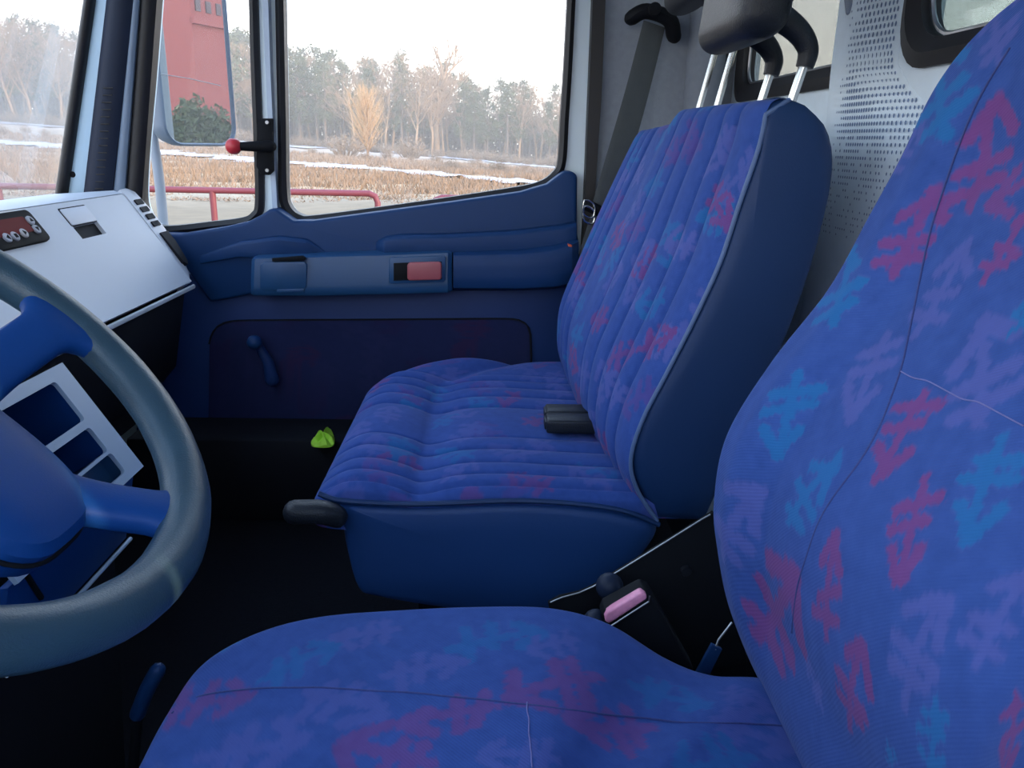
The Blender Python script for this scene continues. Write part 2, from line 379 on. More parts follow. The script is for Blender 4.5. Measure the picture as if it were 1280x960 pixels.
# perforated padded panel between the rear windows
pn = []
for z in np.linspace(0.30, 1.70, 40):
    row = []
    yl_ = 1.283 - 0.17 * sm(1.14 - z, 0.0, 0.13)
    for y in np.linspace(yl_, 1.485, 24):
        s = (y - (yl_ + 1.485) / 2) / ((1.485 - yl_) / 2)
        row.append((XW - 0.0004 - 0.0275 * float(sm(y, yl_, yl_ + 0.13)) * (1 - max(0, s) ** 14), y, z))
    pn.append(row)
pn = np.array(pn); pn = np.concatenate([pn, np.stack([np.full((40, 1), XW + 0.001), np.full((40, 1), 1.485), pn[:, :1, 2]], 2), np.stack([np.full((40, 1), XW + 0.001), pn[:, :1, 1], pn[:, :1, 2]], 2)], 1)
mobj('padded_panel', pn.reshape(-1, 3), gridf(40, 26, True), M['wall'], wr, ang=60)
hv, hf = MB(), None
for i, z in enumerate(np.arange(0.86, 1.62, 0.0105)):
    for j, y in enumerate(np.arange(1.125, 1.41, 0.0085)):
        yy = y + (0.00425 if i % 2 else 0)
        yl_ = 1.283 - 0.17 * sm(1.14 - z, 0.0, 0.13)
        if yy < yl_ + 0.012: continue
        fade = sm(z, 0.86, 1.14) * (1 - sm(yy, 1.36, 1.41))
        if RNG.random() > 0.35 + fade: continue
        r = 0.0016 + 0.0017 * fade
        s = (yy - (yl_ + 1.485) / 2) / ((1.485 - yl_) / 2)
        x = XW - 0.0004 - 0.0275 * float(sm(yy, yl_, yl_ + 0.13)) * (1 - max(0, s) ** 14) - 0.0009
        a = np.linspace(0, 2 * np.pi, 6, endpoint=False)
        hv.add(np.stack([np.full(6, x), yy + r * np.cos(a), z + r * 1.25 * np.sin(a)], 1), [tuple(range(6))])
hv.build('perforation', mat('perforation_shadow_cloth', (0.16, 0.24, 0.40), 0.9), wr, kind='stuff', recalc=False)
q = PX(1068, 2, XW - 0.02); mobj('coat_hook', *sweep([q + A(-0.004, 0, 0.03), q + A(-0.010, 0, 0.01), q + A(-0.006, 0, -0.016)], [0.012, 0.013, 0.010], [0.006, 0.008, 0.005], up=(-1, 0, 0), round_ends=True), mat('hook_plastic', (0.22, 0.27, 0.36), 0.5), wr)

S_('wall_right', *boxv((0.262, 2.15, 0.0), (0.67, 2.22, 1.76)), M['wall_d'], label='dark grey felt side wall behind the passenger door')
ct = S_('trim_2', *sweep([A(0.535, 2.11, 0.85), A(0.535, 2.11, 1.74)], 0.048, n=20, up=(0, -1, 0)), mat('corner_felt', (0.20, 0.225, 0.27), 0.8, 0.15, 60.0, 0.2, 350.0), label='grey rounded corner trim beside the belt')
S_('trim_3', *band([(740, -160), (741, 0), (736, 120), (731, 240), (727, 330), (724, 420)], [(758, -160), (757, 0), (752, 120), (744, 240), (739, 330), (735, 420)], 2.12, 2.16), M['rubber'], label='black door seal strip behind the passenger door frame')

# ---- front pillar
pil_v = [(-170), -60, 0, 60, 120, 180, 245, 300]
def pl(x0, x1): return [(x0 + (x1 - x0) * v / 245, v) for v in pil_v]
def strip(name, a, b, Y, crown, m, parent, d=0.02, ease=0.0):
    R = []
    for (ua, v), (ub, _) in zip(pl(*a), pl(*b)):
        p, q = PY(ua, v, Y), PY(ub, v, Y); row = []
        for t in np.linspace(0, 1, 7): row.append(p + (q - p) * t + A(0, -crown * (1 - (2 * t - 1) ** 2), 0))
        R.append(row + [q + A(0, d, 0), p + A(0, d, 0)])
    return mobj(name, *loft(R), m, parent)
t1 = strip('trim_1', (117, 82), (152, 112), 2.06, 0.004, M['paint'], None)
tag(t1, 'blue grey painted front pillar between windscreen and door', kind='structure')
strip('rubber_seal', (104, 68), (118, 83), 2.05, 0.012, M['rubber'], t1)
strip('ribbed_cover', (133, 104), (167, 140), 2.045, 0.014, M['pillar'], t1)
strip('edge_highlight', (165, 141), (174, 155), 2.05, 0.006, mat('pillar_highlight', (0.16, 0.22, 0.31), 0.4), t1)  # pale strip: the highlight along the cover, put into its colour
strip('door_seal', (172, 154), (196, 178), 2.07, 0.016, M['rubber'], t1, d=0.02)
for k in range(15):
    v = 110 + k * 9.0; f_ = v / 245
    a_, b_ = PY(126 - 20 * f_ + 12, v, 2.028), PY(150 - 24 * f_ + 2, v, 2.028)
    mobj('rib', *sweep([a_, b_], 0.0014, n=6, up=(0, -1, 0)), M['rubber'], t1)
mobj('screw', *disc(PY(91, 218, 2.058), (0, -1, 0), 0.0075, 0.004), M['black'], t1)

# ---- windscreen
def wsx(z): return -1.115 + 0.326 * (z - 0.84)
wsn = S_('window_1', *prism([(wsx(0.84), -0.02, 0.84), (wsx(0.84), 2.13, 0.84), (wsx(1.70), 2.13, 1.70), (wsx(1.70), -0.02, 1.70)], (0.006, 0, 0)), M['wind'], label='hazy windscreen left of the front pillar')
S_('trim_4', *boxv((wsx(1.68) - 0.03, -0.02, 1.67), (-0.78, 2.2, 1.78)), M['dark'], label='windscreen header above the glass')

# ================================================================== PASSENGER DOOR
YD = 2.17
main_h = spl([(352, -140), (352, -60), (354, 60), (356, 160), (357, 235), (361, 258), (375, 270), (400, 270), (520, 254), (640, 236), (675, 228), (692, 216), (699, 200), (702, 150), (707, 70), (713, -60), (714, -140)], 5)
quar_h = spl([(204, -140), (197, -30), (188, 90), (180, 180), (177, 235), (180, 262), (192, 281), (212, 284), (260, 279), (300, 274), (315, 267), (320, 250), (318, 170), (313, 30), (310, -140)], 5)
L3 = lambda P, Y: [PY(u, v, Y) for u, v in P]
outer = [(190, -190), (165, 0), (146, 240), (140, 320), (150, 640), (745, 640), (722, 420), (732, 200), (740, 0), (748, -190)]
dr = plate('door_1', L3(outer, YD), [L3(main_h, YD), L3(quar_h, YD)], (0, 0.05, 0), M['frame'], label='passenger door with two glass panes and navy trim', kind='structure')
def seal(name, P, Y, wdt, m, par, depth=0.035):
    P = np.array(P); c = np.array([(P[:, 0].min() + P[:, 0].max()) / 2, (P[:, 1].min() + P[:, 1].max()) / 2])
    d = np.gradient(P, axis=0); d[0] = P[1] - P[-1]; d[-1] = P[0] - P[-2]
    n = np.stack([-d[:, 1], d[:, 0]], 1); n /= np.linalg.norm(n, axis=1)[:, None]
    if ((P + n - c) ** 2).sum() < ((P - c) ** 2).sum(): n = -n
    R = []
    for k in list(range(len(P))) + [0]:
        i_, o_ = P[k] - n[k] * 1.5, P[k] + n[k] * wdt; mid = (i_ + o_) / 2
        R.append([PY(*i_, Y) + A(0, depth, 0), PY(*i_, Y), PY(*mid, Y) + A(0, -0.008, 0), PY(*o_, Y), PY(*o_, Y) + A(0, depth, 0)])
    R = np.array(R); return mobj(name, R.reshape(-1, 3), gridf(len(R), 5), m, par)
seal('window_seal', main_h, YD - 0.012, 9, M['rubber'], dr)
seal('window_seal', quar_h, YD - 0.010, 10, M['rubber'], dr)
mobj('window_pane', *prism(L3(main_h, YD + 0.02), (0, 0.004, 0)), M['win'], dr, label='large side window pane')
mobj('quarter_pane', *prism(L3(quar_h, YD + 0.02), (0, 0.004, 0)), M['win'], dr, label='small front quarter pane')
mobj('divider_strip', *band([(326, -140), (328, 0), (332, 90), (337, 200), (341, 268)], [(334, -140), (335, 0), (338, 90), (343, 200), (347, 268)], YD - 0.028, YD), mat('pale_strip', (0.42, 0.52, 0.66), 0.3), dr)
lb = mobj('latch_bracket', *polyY([(321, 156), (328, 148), (340, 148), (341, 214), (336, 219), (326, 218), (320, 208)], YD - 0.045, 0.018), M['black'], dr, bevel=0.002)
for v in (153, 213): mobj('screw', *disc(PY(334, v, YD - 0.046), (0, -1, 0), 0.005, 0.003, 10), M['steel'], lb)
mobj('latch_lever', *sweep([PY(338, 183, YD - 0.055), PY(318, 183, YD - 0.060), PY(296, 183, YD - 0.065)], [0.015, 0.013, 0.010], n=12, round_ends=True), M['black'], lb)
mobj('lever_knob', *ball(PY(292, 183, YD - 0.066), 0.0205, 10), M['red_b'], lb, label='red ball knob')

# navy trim mouldings
sill = [(196, 292), (225, 293), (280, 284), (310, 277), (327, 268), (336, 262), (345, 261), (353, 267), (366, 276), (390, 276), (450, 268), (560, 253), (650, 240), (684, 230), (698, 219), (706, 214), (716, 214), (722, 220), (721, 290), (718, 350), (690, 362), (568, 364), (320, 367), (262, 378), (228, 330)]
mobj('sill_moulding', *polyY(sill, 2.10, 0.075), M['door'], dr, bevel=0.014, seg=3)
R = []
for u, v0, v1 in [(470, 300, 316), (482, 294, 316), (500, 291, 316), (560, 290, 318), (640, 286, 318), (700, 279, 318), (720, 275, 318)]:
    a, b = PY(u, v0, 2.10), PY(u, v1, 2.10)
    k_ = 0.0 if u == 470 else 0.035
    R.append([a + A(0, 0.03, 0), a + A(0, -k_ * 0.75, -0.004), a + A(0, -k_, -0.012), b + A(0, -k_, 0), b + A(0, 0.03, 0)])
mobj('shelf_ledge', *loft(R), M['door'], dr, bevel=0.004)
R = []
for u, v0, v1 in [(250, 318, 330), (300, 300, 320), (350, 293, 322), (384, 297, 322), (398, 306, 322), (408, 314, 322)]:
    a, b = PY(u, v0, 2.10), PY(u, v1, 2.10); k_ = 0.022 if 260 < u < 390 else 0.003
    R.append([a + A(0, 0.03, 0), a + A(0, -k_ * 0.7, -0.003), a + A(0, -k_, -0.012), b + A(0, -k_, 0), b + A(0, 0.03, 0)])
mobj('front_ledge', *loft(R), M['door'], dr, bevel=0.003)
pk = []
for u, v0, v1, d in [(566, 309, 362, 0.0), (568, 308, 363, 0.062), (600, 307, 363, 0.068), (650, 305, 363, 0.075), (690, 300, 361, 0.078), (712, 293, 357, 0.070), (721, 291, 352, 0.050)]:
    a, b = PY(u, v0, 2.10), PY(u, v1, 2.10); h = b - a; row = [a + A(0, 0.03, 0)]
    for t in np.linspace(0, 1, 8): row.append(a + h * t + A(0, -d * (1 - abs(2 * t - 1) ** 5) ** 0.5 if d else 0, 0))
    pk.append(row + [b + A(0, 0.03, 0)])
mobj('door_pocket', *loft(pk), M['door'], dr)
ab = []
for u, v0, v1, d in [(319, 322, 362, 0.02), (321, 319, 365, 0.055), (326, 317, 366, 0.064), (400, 315, 366, 0.066), (500, 312, 364, 0.066), (561, 309.5, 362.5, 0.064), (566, 311, 361, 0.055), (568, 314, 358, 0.02)]:
    a, b = PY(u, v0, 2.10), PY(u, v1, 2.10); h = b - a; row = [a + A(0, 0.03, 0), a + A(0, -d * 0.4, 0)]
    for t in (0.06, 0.16, 0.28, 0.5, 0.72, 0.88, 0.96): row.append(a + h * t + A(0, -d * (1.0 - 0.18 * (1 - t) ** 2 - 0.25 * max(0, t - 0.9) * 10 * 0.5), 0))
    ab.append(row + [b + A(0, -d * 0.4, 0), b + A(0, 0.03, 0)])
arm = mobj('armrest', *loft(ab), M['arm'], dr, label='grey blue armrest strip')
mobj('ashtray_lid', *polyY([(325, 331), (330, 328), (380, 327), (383, 331), (383, 359), (379, 362), (329, 363), (325, 360)], 2.032, 0.012), M['arm'], arm, bevel=0.002)
mobj('lid_tab', *polyY([(340, 323), (378, 320), (382, 323), (380, 326), (340, 327)], 2.030, 0.012), M['black'], arm, bevel=0.001)
mobj('lid_hinge', *polyY([(346, 362), (380, 361), (380, 365), (346, 366)], 2.030, 0.012), M['arm'], arm, bevel=0.001)
mobj('handle_bezel', *polyY([(486, 324), (489, 322), (554, 320), (557, 322), (557, 350), (554, 353), (489, 355), (486, 353)], 2.031, 0.012), M['arm'], arm, bevel=0.002)
mobj('handle_recess', *polyY([(492, 329), (552, 327), (552, 349), (492, 351)], 2.0275, 0.006), M['black'], arm, bevel=0.001)
mobj('door_handle', *polyY([(509, 331), (512, 328.5), (549, 327.5), (552, 330), (552, 348), (549, 350), (512, 351), (509, 349)], 2.016, 0.016), M['red_h'], arm, bevel=0.005, seg=3, label='dull red pull handle')
mobj('lower_panel', *polyY([(180, 340), (300, 352), (560, 350), (722, 345), (735, 420), (740, 640), (165, 640)], 2.135, 0.04), M['door_d'], dr, bevel=0.004)
ins = spl([(262, 430), (268, 412), (285, 403), (320, 401), (480, 400), (620, 399), (650, 401), (661, 410), (663, 430), (664, 480), (664, 560), (260, 565)], 6)
ins = resample(ins, 90); c_ = A(460, 480); rings = [[PY(*(c_ + (p - c_) * s), 2.135 - h) for p in ins] for s, h in [(1, 0), (1, 0.006), (0.985, 0.010)] + [(s, 0.010) for s in np.linspace(0.95, 0.03, 40)]]
V_, F_ = loft(rings); io = mobj('fabric_insert', V_, F_, M['insert'], dr)
gl = [((x, z), (x + 0.09 * math.cos(t), z + 0.09 * math.sin(t)), (RED, MAUVE, LILAC, LILAC)[int(RNG.integers(4))], 0.30, 1.1) for x in np.arange(-0.8, 0.15, 0.115) for z in np.arange(0.2, 0.62, 0.10) for t in [RNG.random() * 6.28]]
set_print(io, paint(V_[:, [0, 2]], gl, 3) * A(0.30, 0.30, 0.30, 1))
p = resample(ins, 120); mobj('insert_welt', *sweep([PY(u, v, 2.131) for u, v in p], 0.004, n=6, up=(0, -1, 0)), M['dark'], dr)
cw = mobj('window_crank', *sweep([PY(340, 474, 2.10), PY(335, 452, 2.095), PY(323, 432, 2.09)], [0.020, 0.015, 0.012], n=12, round_ends=True), M['door_d'], dr)
mobj('crank_knob', *sweep([PY(318, 428, 2.09), PY(318, 428, 2.045)], [0.018, 0.020], n=14, up=(0, 0, 1), round_ends=True), M['door'], cw)
mobj('reflector', *polyY([(710, 305), (715, 306), (716, 350), (711, 352)], 2.035, 0.02), M['orange'], dr, bevel=0.001, label='small orange red reflector at the door edge')

# ================================================================== SEAT BELT of the passenger
sb = empty('seat_belt', PY(815, 20, 2.10), 'grey webbing seat belt hanging behind the passenger door', 'seat belt')
pth = spl([PY(818, 30, 2.09), PY(795, 120, 2.075), PY(768, 215, 2.06), PY(753, 268, 2.055)], 8)
mobj('webbing', *sweep(pth, np.linspace(0.030, 0.036, len(pth)), 0.0014, up=(0.25, -1, 0), n=10, power=4), M['strap'], sb)
pth = spl([PY(752, 272, 2.058), PY(742, 300, 2.06), PY(728, 350, 2.07), PY(716, 420, 2.08)], 8)
mobj('lower_webbing', *sweep(pth, np.linspace(0.030, 0.026, len(pth)), 0.0014, up=(0.25, -1, 0), n=10, power=4), M['strap'], sb)
mobj('belt_anchor', *sweep(spl([PY(790, 22, 2.10), PY(808, 14, 2.08), PY(836, 24, 2.08), PY(842, 44, 2.10)], 5), 0.018, 0.026, up=(0, -1, 0), round_ends=True), M['black'], sb)
mobj('anchor_bolt', *disc(PY(818, 12, 2.055), (0, -1, 0), 0.016, 0.01), M['black'], sb)
tg = mobj('tongue_body', *sweep([PY(733, 256, 2.045), PY(758, 268, 2.04)], 0.014, 0.010, up=(0, -1, 0), round_ends=True), M['black'], sb)
lpz = [PY(*p_, 2.03) for p_ in [(731, 258), (743, 264), (741, 279), (730, 275)]]
mobj('metal_tongue', *sweep(spl(lpz, 4, True), 0.0028, n=8, up=(0, -1, 0), closed=True), M['chrome'], sb)
mobj('metal_loop', *sweep(spl([p_ + A(-0.002, -0.008, 0.016) for p_ in lpz], 4, True), 0.0022, n=8, up=(0, -1, 0), closed=True), M['chrome'], sb)

# ================================================================== DASHBOARD
EY = A(0, 1, 0)
T_, B_ = A(-0.896, 0, 0.857), A(-0.751, 0, 0.646)
e1 = nrm(B_ - T_); nf = nrm(A(-e1[2], 0, e1[0]))
if nf[0] < 0: nf = -nf
LF = np.linalg.norm(B_ - T_)
def FP(s, y, h=0.0): return T_ + e1 * s + EY * y + nf * h
def fxy(u, v): P = PP(u, v, T_, nf); return float((P - T_) @ e1), float(P[1])
dash = empty('dashboard', (-0.95, 1.2, 0.0), 'grey dashboard with display unit in front of the passenger seat', 'dashboard')
hq = [fxy(*q) for q in [(90, 283), (120, 277), (134, 291), (104, 299)]]
hs0, hs1 = (hq[0][0] + hq[1][0]) / 2, (hq[2][0] + hq[3][0]) / 2; hy0, hy1 = (hq[0][1] + hq[3][1]) / 2, (hq[1][1] + hq[2][1]) / 2
hole = [(hs0, hy0), (hs0, hy1), (hs1, hy1), (hs1, hy0)]
YR = fxy(154, 243)[1]
fo = [(0.0, 0.30), (0.0, YR), (LF, YR), (LF, 0.30)]
face = plate('face_panel', [FP(*p) for p in fo], [[FP(*p) for p in hole]], -nf * 0.018, M['grey'], dash)
mobj('switch_well', *boxv((0, 0, 0), (1, 1, 1)), M['black'], dash) if False else None
V_, F_ = prism([FP(s, y, -0.017) for s, y in [(hs0 - .004, hy0 - .004), (hs0 - .004, hy1 + .004), (hs1 + .004, hy1 + .004), (hs1 + .004, hy0 - .004)]], -nf * 0.004)
mobj('switch_well', V_, F_, M['black'], dash)
fl = [fxy(*q) for q in [(69, 263), (104, 258), (120, 277), (90, 283)]]
fs0, fs1 = (fl[0][0] + fl[1][0]) / 2, hs0; fy0, fy1 = hy0, hy1
mobj('switch_blank', *prism([FP(*p, 0.003) for p in rrect(fs0, fs1 - 0.001, fy0, fy1, 0.003, 3)], -nf * 0.006), M['grey_l'], dash, bevel=0.001)
g_ = rrect(fs0 - 0.003, fs1, fy0 - 0.003, fy1 + 0.002, 0.003, 3); mobj('blank_gap', *prism([FP(*p, 0.0006) for p in g_], -nf * 0.003), M['black'], dash)
# top roll and body
xt, zt = T_[0], T_[2]
body = [(xt - 0.004, zt - 0.004), (xt - 0.02, zt + 0.004), (-1.075, 0.848), (-1.11, 0.80), (-1.11, 0.32), (-0.86, 0.32), (-0.83, 0.52), (-0.800, 0.600), (B_[0] - 0.022, B_[2] + 0.006)]
mobj('dash_body', *prism([(x, 0.10, z) for x, z in body], (0, YR - 0.10 - 0.004, 0)), M['dark'], dash)
tp = [(xt - 0.002, 0.30, zt + 0.001), (xt - 0.022, 0.30, zt + 0.008), (-1.07, 0.30, 0.853), (-1.07, 0.30, 0.846), (xt - 0.02, 0.30, zt - 0.004)]
mobj('top_panel', *prism(tp, (0, YR - 0.30, 0)), M['grey'], dash)
lp_ = PY(240, 359, 1.98)
mobj('trim_lip', *sweep([A(lp_[0], 0.30, lp_[2]), A(lp_[0], YR + 0.01, lp_[2])], 0.0045, 0.006, n=8, up=(0, 0, 1)), M['grey'], dash)
gb = [(lp_[0] - 0.008, lp_[2] - 0.004), (lp_[0] - 0.05, lp_[2] - 0.20), (lp_[0] - 0.12, lp_[2] - 0.28), (-0.95, 0.30), (-0.95, 0.58)]
mobj('glove_box', *prism([(x, 1.10, z) for x, z in gb], (0, 0.86, 0)), M['dark'], dash, bevel=0.008)
# end trim towards the door
R = []
for s, y1, h in [(-0.012, YR + 0.050, 0.0), (0.0, YR + 0.070, 0.002), (0.05, YR + 0.082, 0.002), (0.11, YR + 0.080, 0.001), (0.18, YR + 0.066, -0.002), (0.235, YR + 0.040, -0.006), (LF, YR + 0.020, -0.012)]:
    R.append([FP(s, YR + 0.003, h), FP(s, (YR + y1) / 2, h + 0.003), FP(s, y1 - 0.006, h), FP(s, y1, h - 0.008), FP(s, y1, -0.10), FP(s, YR + 0.003, -0.10)])
et = mobj('end_trim', *loft(R), M['grey'], dash, ang=50)
for k in range(4):
    s0 = 0.022 + k * 0.021
    mobj('vent_slot', *prism([FP(*p, 0.0065) for p in rrect(s0, s0 + 0.014, YR + 0.018, YR + 0.058, 0.002, 2)], -nf * 0.006), M['dark'], et)
mobj('vent_opening', *prism([FP(s, y, 0.0065) for s, y in [(0.118, YR + 0.020), (0.118, YR + 0.066), (0.150, YR + 0.066), (0.205, YR + 0.048), (0.215, YR + 0.034), (0.205, YR + 0.022)]], -nf * 0.010), M['dark'], et)
# display unit
q0, q1 = fxy(29, 258), fxy(59, 302)
du = mobj('display_unit', *prism([FP(*p, 0.008) for p in rrect(0.006, q1[0], q0[1] - 0.19, (q0[1] + q1[1]) / 2, 0.012, 5)], -nf * 0.012), M['black'], dash, bevel=0.002)
YD_ = (q0[1] + q1[1]) / 2
mobj('red_display', *prism([FP(*p, 0.0095) for p in rrect(0.020, 0.052, YD_ - 0.175, YD_ - 0.036, 0.003, 3)], -nf * 0.003), M['lcd'], du, label='dark red display')
bm_ = mat('button_grey', (0.34, 0.36, 0.42), 0.45); gm_ = M['black']
for i, (u, v) in enumerate([(33, 279), (41, 290), (25, 295), (14, 299), (4, 301)]):
    s, y = fxy(u, v)
    bt = mobj('button', *disc(FP(s, y, 0.007), nf, 0.0095, 0.005, 16), bm_, du)
    tri = {0: [(-.0045, 0), (.0035, -.005), (.0035, .005)], 1: [(.0045, 0), (-.0035, -.005), (-.0035, .005)], 2: [(0, .005), (-.005, -.003), (.005, -.003)], 3: [(-.004, -.004), (-.004, .004), (.004, .004), (.004, -.004)], 4: [(0, -.005), (-.005, .003), (.005, .003)]}[i]
    mobj('button_mark', *prism([FP(s + a, y + b, 0.0128) for a, b in tri], -nf * 0.0015), gm_, bt)

# ================================================================== CENTRE CONSOLE
CT, CB = A(-0.585, 0, 0.697), A(-0.495, 0, 0.548)
c1 = nrm(CB - CT); cn = nrm(A(-c1[2], 0, c1[0])); cn = cn if cn[0] > 0 else -cn
LC = np.linalg.norm(CB - CT)
def CP(s, y, h=0.0): return CT + c1 * s + EY * y + cn * h
def cxy(u, v): P = PP(u, v, CT, cn); return float((P - CT) @ c1), float(P[1])
con = empty('centre_console', (-0.65, 0.8, 0.0), 'silver framed centre console with open cubbies behind the steering wheel', 'console')
def rectpx(a, b, c, yl=None):
    """hole from three corners: top right, bottom right, near (left) top."""
    (s0, ya), (s1, yb), (_, yn) = cxy(*a), cxy(*b), cxy(*c)
    return s0, s1, (yn if yl is None else yl), (ya + yb) / 2
h1 = rectpx((68, 477), (108, 523), (6, 514)); h2 = rectpx((111, 534), (136, 562), (72, 564)); h3 = rectpx((139, 565), (157, 589), (115, 589))
h1 = (h1[0], h1[1], h1[2] - 0.03, h1[3]); h2 = (h2[0], h2[1], h2[2] - 0.03, h2[3]); h3 = (h3[0], max(h3[1], h3[0] + 0.03), h3[2] - 0.03, h3[3])
ye = cxy(78, 453)[1]; LCe = h3[1] + 0.012
cf = M['cons'] = mat('console_silver', (0.34, 0.45, 0.60), 0.4, 0.05, 5.0)
plate('cubby_frame', [CP(*p) for p in [(0, 0.74), (0, ye), (LCe, ye), (LCe, 0.74)]], [[CP(*p) for p in rrect(h[0], h[1], h[2], h[3], 0.006, 3)] for h in (h1, h2, h3)], -cn * 0.006, cf, con)
for h, dp, mm in ((h1, 0.09, M['wheel_h']), (h2, 0.07, M['wheel_h']), (h3, 0.014, M['arm'])):
    q = [(h[0] - .003, h[2] - .003), (h[0] - .003, h[3] + .003), (h[1] + .003, h[3] + .003), (h[1] + .003, h[2] - .003)]
    V_ = np.array([CP(*p, -0.0055) for p in q] + [CP(*p, -dp - 0.01) for p in q])
    mobj('cubby', V_, [(0, 1, 5, 4), (1, 2, 6, 5), (2, 3, 7, 6), (3, 0, 4, 7), (4, 5, 6, 7)], mm, con)
E0 = CP(LCe, 0)
bd = [(CT[0] - 0.012, CT[2] - 0.02), (E0[0] - 0.13, E0[2] + 0.02), (E0[0] - 0.05, E0[2] - 0.01), (-0.545, 0.43), (-0.57, 0.0), (-1.0, 0.0), (-1.0, 0.66)]
bd = [(CT[0] - 0.10, CT[2] - 0.035), (E0[0] - 0.115, E0[2] - 0.012), (-0.545, 0.43), (-0.58, 0.0), (-1.0, 0.0), (-1.0, 0.62)]
mobj('console_body', *prism([(x, 0.58, z) for x, z in bd], (0, ye - 0.01 - 0.58, 0)), M['dark'], con)
pa, pb = A(E0[0] - 0.012, 0, E0[2] - 0.006), A(-0.528, 0, 0.432)
mobj('lower_panel', *prism([pa + EY * 0.74, pa + EY * (ye - 0.005), pb + EY * (ye - 0.005), pb + EY * 0.74], (-0.012, 0, -0.002)), M['wheel_h'], con, bevel=0.002)
mobj('chrome_edge', *sweep([pb + A(0.003, 0.74, -0.004), pb + A(0.003, ye, -0.004)], 0.003, n=8), cf, con)
ln = nrm(np.cross(pb - pa, EY)); ln = ln if ln[0] > 0 else -ln
def LPn(u, v): return PP(u, v, pa, ln) + ln * 0.001
mobj('panel_joint', *sweep([LPn(4, 676), LPn(50, 747)], 0.0035, n=6, up=(1, 0, 0)), M['black'], con)

# ================================================================== STEERING WHEEL
WC = A(-0.43, 0.58, 0.808); tl = 0.755
wx = A(math.cos(tl), 0, -math.sin(tl)); wz = A(math.sin(tl), 0, math.cos(tl))
def WL(x, y, h=0.0): return WC + wx * x + EY * y + wz * h
whl = empty('steering_wheel', WL(0, 0, -0.30), 'dark blue leather four spoke steering wheel in front of the driver seat', 'steering wheel')
a = np.linspace(0, 2 * np.pi, 96, endpoint=False)
bump_ = 0.0010 * np.maximum(0, np.sin(a * 16)) ** 4
rim = mobj('rim', *sweep([WL(0.225 * math.cos(t), 0.225 * math.sin(t)) for t in a], 0.0225 + bump_, 0.0205, up=wz, n=18, closed=True), M['wheel'], whl)
for sy in (1, -1):
    p = spl([WL(0.06 * sy, 0.02 * sy, -0.044), WL(0.105 * sy, 0.036 * sy, -0.038), WL(0.150 * sy, 0.053 * sy, -0.024), WL(0.190 * sy, 0.069 * sy, -0.008), WL(0.214 * sy, 0.079 * sy, -0.002)], 6)
    t = np.linspace(0, 1, len(p)); wd = 0.034 - 0.010 * sm(t, 0, 0.5) + 0.052 * sm(t, 0.66, 1.02) ** 1.8; hh = 0.018 - 0.004 * sm(t, 0, .5) 
    mobj('spoke', *sweep(p, wd, hh, up=wz, n=20, power=2.6), M['wheel_h'], whl)
    p = spl([WL(-0.01, 0.03 * sy, -0.058), WL(-0.008, 0.09 * sy, -0.048), WL(-0.008, 0.145 * sy, -0.024), WL(-0.008, 0.187 * sy, -0.005), WL(-0.008, 0.218 * sy, 0)], 6)
    mobj('spoke', *sweep(p, wd * 1.05, hh, up=wz, n=20, power=2.6), M['wheel_h'], whl)
R = []
for h, kx, ky in [(-0.13, 0.055, 0.055), (-0.095, 0.075, 0.065), (-0.088, 0.112, 0.072), (-0.070, 0.126, 0.080), (-0.045, 0.128, 0.082), (-0.036, 0.122, 0.077), (-0.031, 0.108, 0.066), (-0.028, 0.08, 0.048), (-0.027, 0.04, 0.024), (-0.0265, 0.008, 0.005)]:
    t = np.linspace(0, 2 * np.pi, 48, endpoint=False); c, s = np.cos(t), np.sin(t)
    R.append([WL(0.012 + kx * 1.10 * math.copysign(abs(i) ** 0.6, i), ky * 0.84 * math.copysign(abs(j) ** 0.6, j), h + 0.018 * (h > -0.09)) for i, j in zip(c, s)])
mobj('hub_pad', *loft(R), M['wheel_h'], whl)
t = np.linspace(0, 2 * np.pi, 64, endpoint=False)
mobj('pad_joint', *sweep([WL(0.012 + 0.141 * math.copysign(abs(math.cos(q)) ** 0.6, math.cos(q)), 0.069 * math.copysign(abs(math.sin(q)) ** 0.6, math.sin(q)), -0.036) for q in t], 0.0022, n=6, up=wz, closed=True), M['black'], whl)
cp = spl([WL(0, 0, -0.10), WL(0, 0, -0.25), WL(0.04, 0, -0.42), WL(0.13, 0, -0.66)], 6)
mobj('column_shroud', *sweep(cp, np.linspace(0.075, 0.10, len(cp)), np.linspace(0.06, 0.09, len(cp)), up=wz, n=20, power=3), M['wheel_h'], whl)
st = mobj('column_stalk', *sweep(spl([WL(-0.02, 0.05, -0.13), WL(-0.05, 0.12, -0.12), WL(-0.07, 0.185, -0.10)], 5), 0.008, n=10, round_ends=True), M['black'], whl)
mobj('stalk_grip', *sweep([WL(-0.062, 0.155, -0.112), WL(-0.078, 0.21, -0.090)], [0.010, 0.014], 0.008, n=12, round_ends=True), M['wheel_h'], st)
lv = empty('hand_lever', (-0.50, 0.80, 0.0), 'dark slim floor lever between steering wheel and driver cushion', 'lever')
q0, q1 = PY(172, 892, 0.86), PY(197, 838, 0.86)
mobj('lever_grip', *sweep(spl([q0, (q0 + q1) / 2 + A(0, 0, .004), q1], 5), [0.010, 0.012, 0.013, 0.013, 0.013, 0.013, 0.013, 0.012, 0.012, 0.011, 0.010], 0.010, n=12, round_ends=True), M['door'], lv)
mobj('lever_rod', *cyl(A(q0[0] - 0.05, q0[1], 0.0), q0, 0.007), M['black'], lv)

